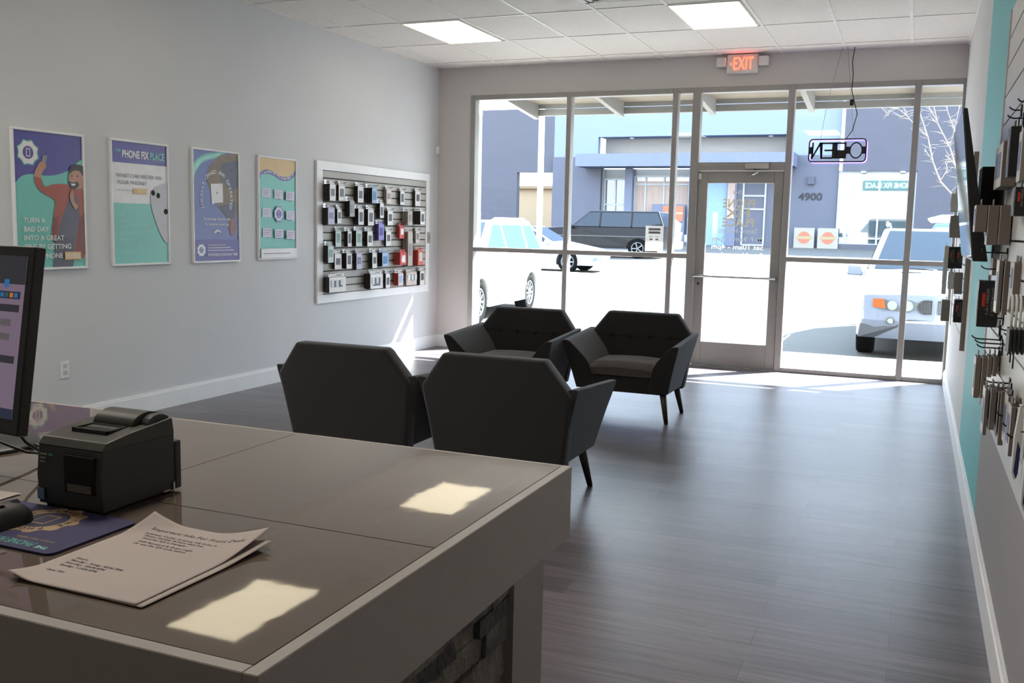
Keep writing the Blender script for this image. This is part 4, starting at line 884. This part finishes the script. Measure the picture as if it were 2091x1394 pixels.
mb = MB(); mb.box(-4.27, 30, BY-.5, D, 5.05, 14, M_blk); mb.box(-.25, 30, BY-.5, D, g0, 5.05, M_blk); mb.box(-4.45, -.25, BY-.5, D, g0, .85, M_blk); mb.build('right_block_wall', fb)
far_window(-4.4, -.3, .85, 5.0, [-3.9, -2.2], [1.2, 2.6, 3.7, 4.7], y=BY-.3)
mb = MB()
for x in (-3.1, -1.0): mb.box(x-.12, x+.12, BY-.8, BY-.35, 4.93, 5.03, M_fac)
mb.build('soffit_lamps', fb)
tb = root('tan_building', (-24, 80, GZ(80)), 'tan stucco building seen through the gap in the slate wall', 'building')
M_tanb = mat('tan_stucco', '#a58f74', .85); MB().box(-33.0, -26, 80, 88, GZ(80), 4.8, M_tanb).build('wall', tb); MB().box(-33.4, -25.8, 79.6, 88, 4.8, 5.05, mat('tan_coping', '#8a755c', .8)).build('coping', tb)
M_hedge = mat('dry_hill', '#8f8570', .9, var=.25, scale=1); struct('ground_bank', MB().box(-60, -20, 95, 97, 0, 3.6, M_hedge))
for k, x in enumerate((-6.19, -4.85)):
    s2 = root('leaning_sign', (x, BY-.6, g0), 'pale square sign with an orange disc leaning on the far wall, %s of two' % ('left', 'right')[k], 'sign', 'pair of square signs across the lot')
    MB().box(x-.58, x+.58, BY-.62, BY-.56, g0, g0+1.2, mat('sign_cream', '#8f8a80', .7)).build('board', s2)
    mb = MB(); mb.poly([(x+.36*math.cos(2*PI*j/28), BY-.625, g0+.62+.36*math.sin(2*PI*j/28)) for j in range(28)], mat('disc_orange', '#a8604c', .7)); mb.box(x-.45, x+.45, BY-.632, BY-.627, g0+.54, g0+.70, mat('disc_band', '#8f8464', .7)); mb.build('emblem', s2, fix=False)
# light poles, bollards
for i, (x, y, w_, h, lab) in enumerate(((-7.74, 20.0, .05, 7.5, 'tall square white pole rising behind the white car'), (-9.30, 20.0, .055, 7.5, 'tall square pale blue pole at the left end of the windows'))):
    mb = MB(); mb.box(x-w_, x+w_, y-w_, y+w_, GZ(y), h, mat('pole_paint', '#a9b2c0', .5)); mb.box(x-w_-.06, x+w_+.06, y-w_-.06, y+w_+.06, GZ(y), GZ(y)+.08, M_conc); tag(mb.build('pole'), lab, 'pole')
for x, y, lab in ((-12.6, 58.2, 'pale blue bollard left of the door, by the far building'), (-11.0, 57.0, 'pale blue bollard seen through the door glass by the far building')):
    tag(MB().lathe([(.16, GZ(y)), (.16, GZ(y)+1.9), (.12, GZ(y)+2.0), (0, GZ(y)+2.02)], mat('bollard_blue', '#a9c0dc', .5), 14, 'z', (x, y, 0)).build('bollard'), lab, 'bollard')
y = 50; tag(MB().lathe([(.45, GZ(y)), (.5, GZ(y)+.4), (.35, GZ(y)+.45), (.42, GZ(y)+.9), (.3, GZ(y)+.95), (.36, GZ(y)+1.35), (0, GZ(y)+1.6)], M_fac, 16, 'z', (-11.75, y, 0)).build('planter_stack'), 'white stacked rounded planters far across the lot, left of the door', 'planter')
# kerb island under the silver car
mb = MB(); pts = [(-12.5, 25.0), (-9.2, 25.0), (-8.3, 25.3), (-7.95, 25.8), (-8.3, 26.3), (-9.4, 26.5), (-12.5, 26.5)]
mb.prism(pts, lambda u, v, w_: (u, v, GZ(v)+w_), 0, .10, M_conc); tag(mb.build('kerb_island'), 'low pale kerb island in front of the silver car', 'kerb')
# bare tree
TR = [[(x*19/17, 1.45+(z-1.45)*19/17) for x, z in b_] for b_ in TR]
tr = root('bare_tree', (1.0, 19, GZ(19)), 'leafless tree with pale branches outside, upper right window', 'tree')
M_barkw = mat('pale_bark', '#82776f', .8, var=.15)
mb = MB(); mb.tube([(.85, 19, GZ(19)), (.78, 19, .8), (.67, 19, 1.5), (.69, 19, 2.05)], [.10, .085, .07, .05], M_barkw, 8); mb.build('trunk', tr)
random.seed(5); bm_ = MB(); tw = MB()
for i, b_ in enumerate(TR):
    n_ = len(b_); r0 = (.04, .035, .022, .018, .018, .016, .01, .02, .012, .06, .012, .02)[i]
    pts = [(x, 19+.25*math.sin(i*2.1)*(j/n_)+random.uniform(-.04, .04), z) for j, (x, z) in enumerate(b_)]
    bm_.tube(pts, [.46*r0*(1-.75*j/n_) for j in range(n_)], M_barkw, 6)
    for j in range(1, n_):
        for q in range(5):
            t_ = random.random(); a = Vector(pts[j-1]).lerp(Vector(pts[j]), t_); an = random.uniform(-1.8, 1.2); L_ = random.uniform(.06, .24); d_ = Vector((math.sin(an), random.uniform(-.4, .4), math.cos(an)*.8))
            m2 = a+d_*L_*.5+Vector((random.uniform(-.03, .03), 0, 0)); e2 = a+d_*L_+Vector((random.uniform(-.08, .08), 0, random.uniform(-.05, .05)))
            tw.tube([a, m2, e2], [.005, .0035, .0015], M_barkw, 4)
bm_.build('branches', tr); tw.build('twigs', tr)['kind'] = 'stuff'
# ------------------------------------------------------------------ vehicles
M_tire = mat('tyre_rubber', '#0d0d0e', .9, spec=.1); M_rimm = mat('alloy_rim', '#6f7378', .4, .6); M_arch = mat('wheel_arch_black', '#08080a', .9, spec=.1)
M_carglass = mat('car_glass', '#1a2430', .05, ior=1.42, var=.02); M_chrome = mat('chrome', '#c8cacc', .15, 1.0)
def car(name, label, loc, rz, o, paint, group='cars outside'):
    """o: fo front overhang, wb wheelbase, ro rear overhang, W, R, body outline pts (top, front->rear), cabin 4 pts, windows"""
    r_ = root(name, loc, label, o.get('cat', 'car'), group, rz=rz)
    fo, wb, ro, W, R = o['fo'], o['wb'], o['ro'], o['W'], o['R']; gz = o.get('gz', .26)
    top = o['top']
    und = []
    for cx in (-wb, 0):
        Ra = R*1.13; a0 = math.asin(max(-1, min(1, (gz-R)/Ra)))
        und += [(cx-Ra*math.cos(a0+(PI-2*a0)*k/12), R+Ra*math.sin(a0+(PI-2*a0)*k/12)) for k in range(13)]
    out = [(x, z) for x, z in top]+[(-wb-ro+.06, gz+.02)]+und+[(fo-.10, gz)]
    Lm = fo+wb+ro
    def pt(x, z, t):
        hw = W/2; ff = max(0, (x-(fo-.75))/.75); fr = max(0, ((-wb-ro+.6)-x)/.6)
        hw *= 1-.10*ff**2-.07*fr**2
        if z > .75: hw *= 1-.045*(z-.75)/.35
        xx = x-o.get('nose', .16)*abs(t)**3*ff+.10*abs(t)**3*fr
        zz = z+(.035*(1-t*t) if z > .7 else 0)
        return (xx, t*hw, zz)
    ts = [-1, -.97, -.8, -.45, 0, .45, .8, .97, 1]; rows = []
    for t in ts:
        e = 1 if abs(t) < 1 else 0; row = []
        for x, z in out:
            q = pt(x, z, t)
            if not e: q = (q[0], q[1], q[2]-(.025 if z > .75 else 0))
            row.append(q)
        rows.append(row)
    mb = MB(); n_ = len(out); vs = [p_ for r2 in rows for p_ in r2]; fs = []
    for i in range(len(rows)-1):
        for j in range(n_): fs.append((i*n_+j, i*n_+(j+1) % n_, (i+1)*n_+(j+1) % n_, (i+1)*n_+j))
    fs += [tuple(range(n_)), tuple(range((len(rows)-1)*n_, len(rows)*n_))]
    mb.add(vs, fs, paint); body = mb.build('body', r_, local=True)
    # cabin
    (ax, az), (bx, bz), (cx_, cz), (dx, dz) = o['cabin']   # windscreen base, roof front, roof rear, rear base
    hb, ht = W/2*.93, W/2*.75
    def cab(u, z, s, off=0.):     # point on the side plane
        k_ = (z-az)/(bz-az); return (u, s*((hb+(ht-hb)*k_)+off), z)
    P8 = [(dx, -hb, dz), (ax, -hb, az), (ax, hb, az), (dx, hb, dz), (cx_, -ht, cz), (bx, -ht, bz), (bx, ht, bz), (cx_, ht, cz)]
    MB().hexa(P8, paint).build('cabin', r_, local=True, bevel=.05, seg=3)
    def edge(z, fwd):   # x on the windscreen / tail line at height z
        if fwd: return ax+(bx-ax)*(z-az)/(bz-az)
        return dx+(cx_-dx)*(z-dz)/(cz-dz)
    zl, zh = az+.02, bz-.07
    for s in (-1, 1):
        w_ = MB(); segs = o['win']
        for a, b_ in segs:
            lo0, lo1 = edge(zl, 0)+.07, edge(zl, 1)-.09; hi0, hi1 = edge(zh, 0)+.07, edge(zh, 1)-.09
            xs_ = lambda f, l0, l1: l0+(l1-l0)*f
            # upright pillars between the panes
            q = [cab(xs_(a, lo0, lo1), zl, s, .006), cab(xs_(b_, lo0, lo1), zl, s, .006)]
            u0 = xs_(a, lo0, lo1) if a > .01 else hi0; u1 = xs_(b_, lo0, lo1) if b_ < .99 else hi1
            u0, u1 = max(u0, hi0) , min(u1, hi1)
            if u1 <= u0: u1 = u0+.03
            w_.poly([q[0], q[1], cab(u1, zh, s, .006), cab(u0, zh, s, .006)], o.get('glass', M_carglass))
        w_.build('side_windows', r_, local=True, fix=False)
    k0, k1 = .06, .93
    def scr(f, t, fwd):
        if fwd: x = ax+(bx-ax)*f; z = az+(bz-az)*f
        else: x = dx+(cx_-dx)*f; z = dz+(cz-dz)*f
        h_ = hb+(ht-hb)*f; return (x+(.008 if fwd else -.008), t*(h_-.09), z+.006)
    MB().poly([scr(k0, -1, 1), scr(k0, 1, 1), scr(k1, 1, 1), scr(k1, -1, 1)], M_carglass).build('windscreen', r_, local=True, fix=False)
    MB().poly([scr(k0, -1, 0), scr(k0, 1, 0), scr(k1, 1, 0), scr(k1, -1, 0)], M_carglass).build('rear_window', r_, local=True, fix=False)
    # wheels
    for cx2 in (0, -wb):
        for s in (-1, 1):
            yo = s*(W/2-.02); yi = s*(W/2-.24)
            mb = MB(); pr = [(R*.62, yi), (R*.93, yi), (R, yi+s*.03), (R, yo-s*.03), (R*.93, yo), (R*.64, yo-s*.005), (R*.60, yo-s*.06)]
            mb.lathe(pr, M_tire, 28, 'y', (cx2, 0, R)); wh = mb.build('wheel', r_, local=True)
            mb = MB(); mb.lathe([(R*.64, yo-s*.02), (R*.66, yo-s*.004), (R*.58, yo-s*.008), (R*.57, yo-s*.05)], M_rimm, 28, 'y', (cx2, 0, R), caps=False)
            ns = o.get('spokes', 7)
            for k_ in range(ns):
                an = 2*PI*k_/ns; da = .16
                q = []
                for yy in (yo-s*.035, yo-s*.012):
                    q += [(cx2+R*.10*math.cos(an-da*3), yy, R+R*.10*math.sin(an-da*3)), (cx2+R*.59*math.cos(an-da*.7), yy, R+R*.59*math.sin(an-da*.7)), (cx2+R*.59*math.cos(an+da*.7), yy, R+R*.59*math.sin(an+da*.7)), (cx2+R*.10*math.cos(an+da*3), yy, R+R*.10*math.sin(an+da*3))]
                mb.hexa(q, M_rimm)
            mb.lathe([(R*.13, yo-s*.03), (R*.12, yo-s*.006), (0, yo-s*.004)], M_rimm, 14, 'y', (cx2, 0, R)); mb.lathe([(R*.56, yo-s*.06), (R*.56, yo-s*.05)], M_arch, 20, 'y', (cx2, 0, R))
            mb.build('rim', wh, local=True)
    # mirrors and handles
    for s in (-1, 1):
        x = ax-.12; mb = MB(); az_ = az-.07
        mb.hexa([(x-.05, s*(W/2-.02), az_), (x+.06, s*(W/2-.02), az_), (x+.04, s*(W/2+.20), az_+.01), (x-.07, s*(W/2+.20), az_+.01), (x-.05, s*(W/2+.0), az_+.14), (x+.05, s*(W/2+.0), az_+.14), (x+.03, s*(W/2+.19), az_+.15), (x-.07, s*(W/2+.19), az_+.15)], paint)
        mb.build('mirror', r_, local=True, bevel=.02, seg=2)
    return r_, pt, body
# parked right: silver-white off-road car, nose to the shop
M_silver = mat('silver_paint', '#7f889b', .22, .1, var=.01, coat=.5); M_whitep = mat('white_paint', '#e2e3e3', .25, var=.01, coat=.4); M_blackp = mat('black_paint', '#121217', .35, var=.02, spec=.2)
suv = dict(fo=.82, wb=2.82, ro=.92, W=1.87, R=.36, gz=.27, top=[(.78, .40), (.82, .50), (.80, .60), (.74, .80), (.66, .86), (.2, 1.0), (-.52, 1.09), (-3.4, 1.10), (-3.70, 1.05), (-3.76, .6), (-3.74, .40)],
           cabin=[(-.42, 1.07), (-1.25, 1.66), (-3.25, 1.66), (-3.66, 1.08)], win=[(0, .22), (.25, .60), (.63, 1)], spokes=5)
FX, FY = .255, 13.62
r1, pt1, _ = car('parked_suv', 'silver white off-road car facing the shop outside the right window', (FX, FY, GZ(FY)), -PI/2, suv, M_silver)
def front(mb, pts, m, off=.01, dep=.02):   # patch that follows the nose; pts (y, z)
    def fxx(y, z):
        for (x0, z0_), (x1, z1_) in zip(suv['top'], suv['top'][1:]):
            if z0_ <= z <= z1_: x = x0+(x1-x0)*(z-z0_)/(z1_-z0_+1e-9); break
        else: x = .80
        ff = max(0, (x-.07)/.75); hw = .935*(1-.10*ff**2); t_ = min(1, abs(y)/hw); return x-.16*t_**3*ff
    n_ = len(pts); vs = [(fxx(y, z)+off, y, z) for y, z in pts]+[(fxx(y, z)+off-dep, y, z) for y, z in pts]
    mb.add(vs, [tuple(range(n_)), tuple(reversed(range(n_, 2*n_)))]+[(i, (i+1) % n_, n_+(i+1) % n_, n_+i) for i in range(n_)], m)
def disc(y, z, r, k=18): return [(y+r*math.cos(2*PI*i/k), z+r*math.sin(2*PI*i/k)) for i in range(k)]
M_amber = mat('amber_lens', '#c2572e', .25); M_lamp = mat('lamp_glass', '#8f9896', .12, ior=1.7); M_lampd = mat('lamp_housing', '#5d6468', .3); M_bump = mat('bumper_dark', '#4b4e57', .6); M_kidb = mat('grille_back', '#33353b', .6); M_kid = mat('grille_bars', '#4c4e52', .5)
for s in (-1, 1):
    mb = MB(); front(mb, [(s*.20, .655), (s*.30, .615), (s*.60, .635), (s*.70, .655), (s*.70, .765), (s*.28, .765), (s*.20, .74)], M_lampd, .008); h_ = mb.build('headlight', r1, local=True)
    for y, r_ in ((.31, .062), (.49, .058)):
        mb = MB(); front(mb, disc(s*y, .695, r_), M_lamp, .02, .02); mb.build('lamp', h_, local=True)
    mb = MB(); front(mb, [(s*.565, .65), (s*.72, .665), (s*.72, .765), (s*.59, .765)], M_amber, .016, .02); mb.build('indicator', h_, local=True)
    mb = MB(); front(mb, [(s*.035, .61)]+[(s*(.10+.09*math.cos(a)), .685+(.085)*math.sin(a)*1.0) for a in [-1.4+2.8*k/8 for k in range(9)]]+[(s*.035, .77)], M_kidb, .010); g_ = mb.build('grille', r1, local=True)
    mb = MB()
    for k_ in range(9):
        y = .045+.0145*k_; front(mb, [(s*y, .62+.0), (s*(y+.0075), .62), (s*(y+.0075), .755), (s*y, .755)], M_chrome, .016, .012)
    mb.build('grille_bars', g_, local=True)
    mb = MB(); kp = [(s*.030, .605)]+[(s*(.10+.096*math.cos(a)), .6875+(.090)*math.sin(a)) for a in [-1.4+2.8*k/8 for k in range(9)]]+[(s*.030, .775)]
    for q0, q1 in zip(kp, kp[1:]+kp[:1]): front(mb, [q0, q1, (q1[0]*.93+s*.1*.07, q1[1]*.93+.69*.07), (q0[0]*.93+s*.1*.07, q0[1]*.93+.69*.07)], M_chrome, .02, .02)
    mb.build('grille_surround', g_, local=True)
    mb = MB(); front(mb, disc(s*.50, .50, .05), M_lampd, .012); front(mb, disc(s*.50, .50, .035), M_lamp, .018); mb.build('fog_light', r1, local=True)
mb = MB(); front(mb, [(-.88, .27), (.88, .27), (.86, .44), (.46, .43), (.30, .53), (-.30, .53), (-.46, .43), (-.86, .44)], M_bump, .006, .05); mb.build('lower_bumper', r1, local=True)
mb = MB(); front(mb, [(-.34, .49), (.34, .49), (.34, .51), (-.34, .51)], M_whitep, .02, .02); mb.build('bumper_lip', r1, local=True)
mb = MB(); front(mb, [(-.86, .595), (.86, .595), (.86, .61), (-.86, .61)], M_whitep, .012, .02); mb.build('bumper_trim', r1, local=True)
mb = MB()
for s in (-1, 1): mb.tube([(-1.3, s*.66, 1.69), (-1.45, s*.67, 1.74), (-3.0, s*.67, 1.74), (-3.2, s*.66, 1.69)], .02, M_chrome, 8)
mb.build('roof_rails', r1, local=True)
mb = MB()
for s in (-1, 1): mb.tube([(-.40, s*.02, 1.115), (-.46, s*.34, 1.12)], .010, M_black, 6)
mb.build('wipers', r1, local=True)
mb = MB()
for s in (-1, 1): mb.tube([(.64, s*.21, .885), (.3, s*.33, .99), (-.3, s*.46, 1.085)], .007, M_silver, 6)
mb.build('bonnet_creases', r1, local=True)
mb = MB()
for s in (-1, 1):
    mb.box(-.2, -.15, s*.30-.12, s*.30+.12, 1.078, 1.086, M_bump)
mb.build('washer_vents', r1, local=True)
# white people carrier at the left
van = dict(fo=.85, wb=2.78, ro=.95, W=1.86, R=.345, gz=.25, top=[(.82, .40), (.85, .55), (.80, .80), (.6, .92), (-.30, 1.12), (-3.45, 1.15), (-3.72, 1.10), (-3.78, .6), (-3.74, .40)],
           cabin=[(-.20, 1.11), (-1.10, 1.66), (-3.35, 1.68), (-3.68, 1.12)], win=[(0, .25), (.28, .62), (.65, .97)], spokes=10, glass=mat('car_glass_bright', '#3c5064', .05, ior=2.4, var=.02))
ang = math.radians(-85)
c_, s_2 = math.cos(ang), math.sin(ang); wy = .93-.02
fw = Vector((-6.38, 13.95, 0)); lat = Vector((-s_2, c_, 0))*wy; org = fw-lat
r2, _, _ = car('parked_van', 'bright white family car with its side to the shop outside the left window', (org.x, org.y, GZ(13.9)), ang, van, M_whitep)
mb = MB()
for s in (-1, 1): mb.tube([(-1.3, s*.64, 1.66), (-1.45, s*.64, 1.695), (-3.1, s*.64, 1.71), (-3.25, s*.64, 1.67)], .018, M_whitep, 8)
mb.build('roof_rails', r2, local=True)
mb = MB(); mb.tube([(-.12, .945, .90), (-3.5, .945, .93)], .006, mat('panel_gap', '#8f9294', .6), 5)
for x in (-1.35, -2.45): mb.tube([(x, .94, .38), (x, .94, 1.08)], .005, mat('panel_gap', '#8f9294', .6), 5)
for x in (-1.55, -2.65): mb.box(x, x+.18, .93, .965, .96, .99, M_whitep)
mb.build('door_gaps_and_handles', r2, local=True)
# silver saloon
sed = dict(fo=.98, wb=2.7, ro=1.0, W=1.8, R=.32, gz=.22, top=[(.92, .36), (.98, .48), (.92, .60), (.75, .70), (-.45, .90), (-2.9, .95), (-3.62, .95), (-3.70, .6), (-3.66, .34)],
           cabin=[(-.50, .90), (-1.35, 1.38), (-2.45, 1.38), (-3.15, .95)], win=[(.0, .45), (.50, 1)], spokes=7)
car('parked_sedan', 'silver saloon behind the white car, its nose pointing right', (-9.75, 28.5, GZ(28.5)), 0, sed, M_silver)
# black truck-like estate
trk = dict(fo=.95, wb=3.3, ro=1.15, W=2.0, R=.40, gz=.38, top=[(.92, .50), (.95, .70), (.92, 1.05), (.75, 1.18), (-.45, 1.26), (-4.35, 1.28), (-4.40, .8), (-4.36, .5)],
           cabin=[(-.35, 1.25), (-1.15, 1.92), (-4.10, 1.92), (-4.38, 1.28)], win=[(0, .33), (.35, .68), (.70, 1)], spokes=5)
r3, _, _ = car('black_suv', 'large black estate car facing left in the middle of the lot', (-10.55-3.3, 39.4, GZ(39)), PI, trk, M_blackp)
r3.location.x = -10.55-3.3
mb = MB()
for s in (-1, 1): mb.box(-4.2, .6, s*1.0-.012, s*1.0+.012, .86, .90, mat('dull_trim', '#4a4a4e', .6))
mb.build('side_trim', r3, local=True)
car('far_white_car', 'white car partly hidden behind the roof of the big white car at the left', (-12.9, 26.5, GZ(26)), math.radians(-10), dict(van), M_whitep)
car('far_blue_car', 'blue car with a white roof box behind the silver off-road car', (3.75, 27.5, GZ(27)), 0, dict(van), mat('blue_paint', '#3e5f96', .2, coat=.5))
rb = tag(MB().prism([(0, 0), (1.9, 0), (2.0, .12), (1.7, .26), (.25, .26), (-.1, .14)], lambda u, v, w_: (.30+u, 27.5+w_, GZ(27)+1.685+v*.85), -.45, .35, M_whitep).build('roof_box', bevel=.04, seg=3), 'white roof box on the blue car beyond the silver off-road car', 'roof box')

# ------------------------------------------------------------------ light, sky, camera
w = bpy.data.worlds.new('sky'); SC.world = w; w.use_nodes = True; nt = w.node_tree; N = nt.nodes; L = nt.links
bg = N['Background']; tc = N.new('ShaderNodeTexCoord'); sp = N.new('ShaderNodeSeparateXYZ'); rp = N.new('ShaderNodeValToRGB')
L.new(tc.outputs['Generated'], sp.inputs[0]); L.new(sp.outputs['Z'], rp.inputs['Fac']); L.new(rp.outputs['Color'], bg.inputs['Color'])
rp.color_ramp.elements[0].position = 0; rp.color_ramp.elements[0].color = (.93, .97, 1, 1); rp.color_ramp.elements[1].position = .7; rp.color_ramp.elements[1].color = (.55, .74, 1, 1)
bg.inputs['Strength'].default_value = SKY
sl = bpy.data.lights.new('sun', 'SUN'); sl.energy = SUN; sl.angle = math.radians(.6); sl.color = (1, .97, .92)
so = bpy.data.objects.new('sun', sl); COL.objects.link(so); dr = Vector((-.64, -.77, -.83)).normalized()
so.rotation_euler = dr.to_track_quat('-Z', 'Y').to_euler(); so.location = (10, 20, 20)
cam = bpy.data.cameras.new('camera'); co = bpy.data.objects.new('camera', cam); COL.objects.link(co); SC.camera = co
cam.sensor_width = 36; cam.lens = 36*1962/2091; cam.clip_start = .02; cam.clip_end = 400
RM = Matrix(((.9218575642658042, .3869215115224281, .021688065384491615), (-.06585188125366985, .10125249751290573, .992678931721003), (-.3818928619315567, .9165367835873248, -.11881989032618416)))
m4 = Matrix.Identity(4)
for i in range(3):
    m4[i][0] = RM[0][i]; m4[i][1] = RM[1][i]; m4[i][2] = -RM[2][i]
m4.translation = (0, 0, 1.45); co.matrix_world = m4
cy = SC.cycles; cy.use_denoising = True; cy.denoiser = 'OPENIMAGEDENOISE'; cy.max_bounces = 10; cy.diffuse_bounces = 5; cy.glossy_bounces = 4; cy.transparent_max_bounces = 12
cy.sample_clamp_indirect = 6; cy.caustics_reflective = False; cy.caustics_refractive = False
vs_ = SC.view_settings; vs_.view_transform = 'Standard'; vs_.look = 'None'; vs_.exposure = EXPO; vs_.gamma = 1; vs_.use_curve_mapping = False
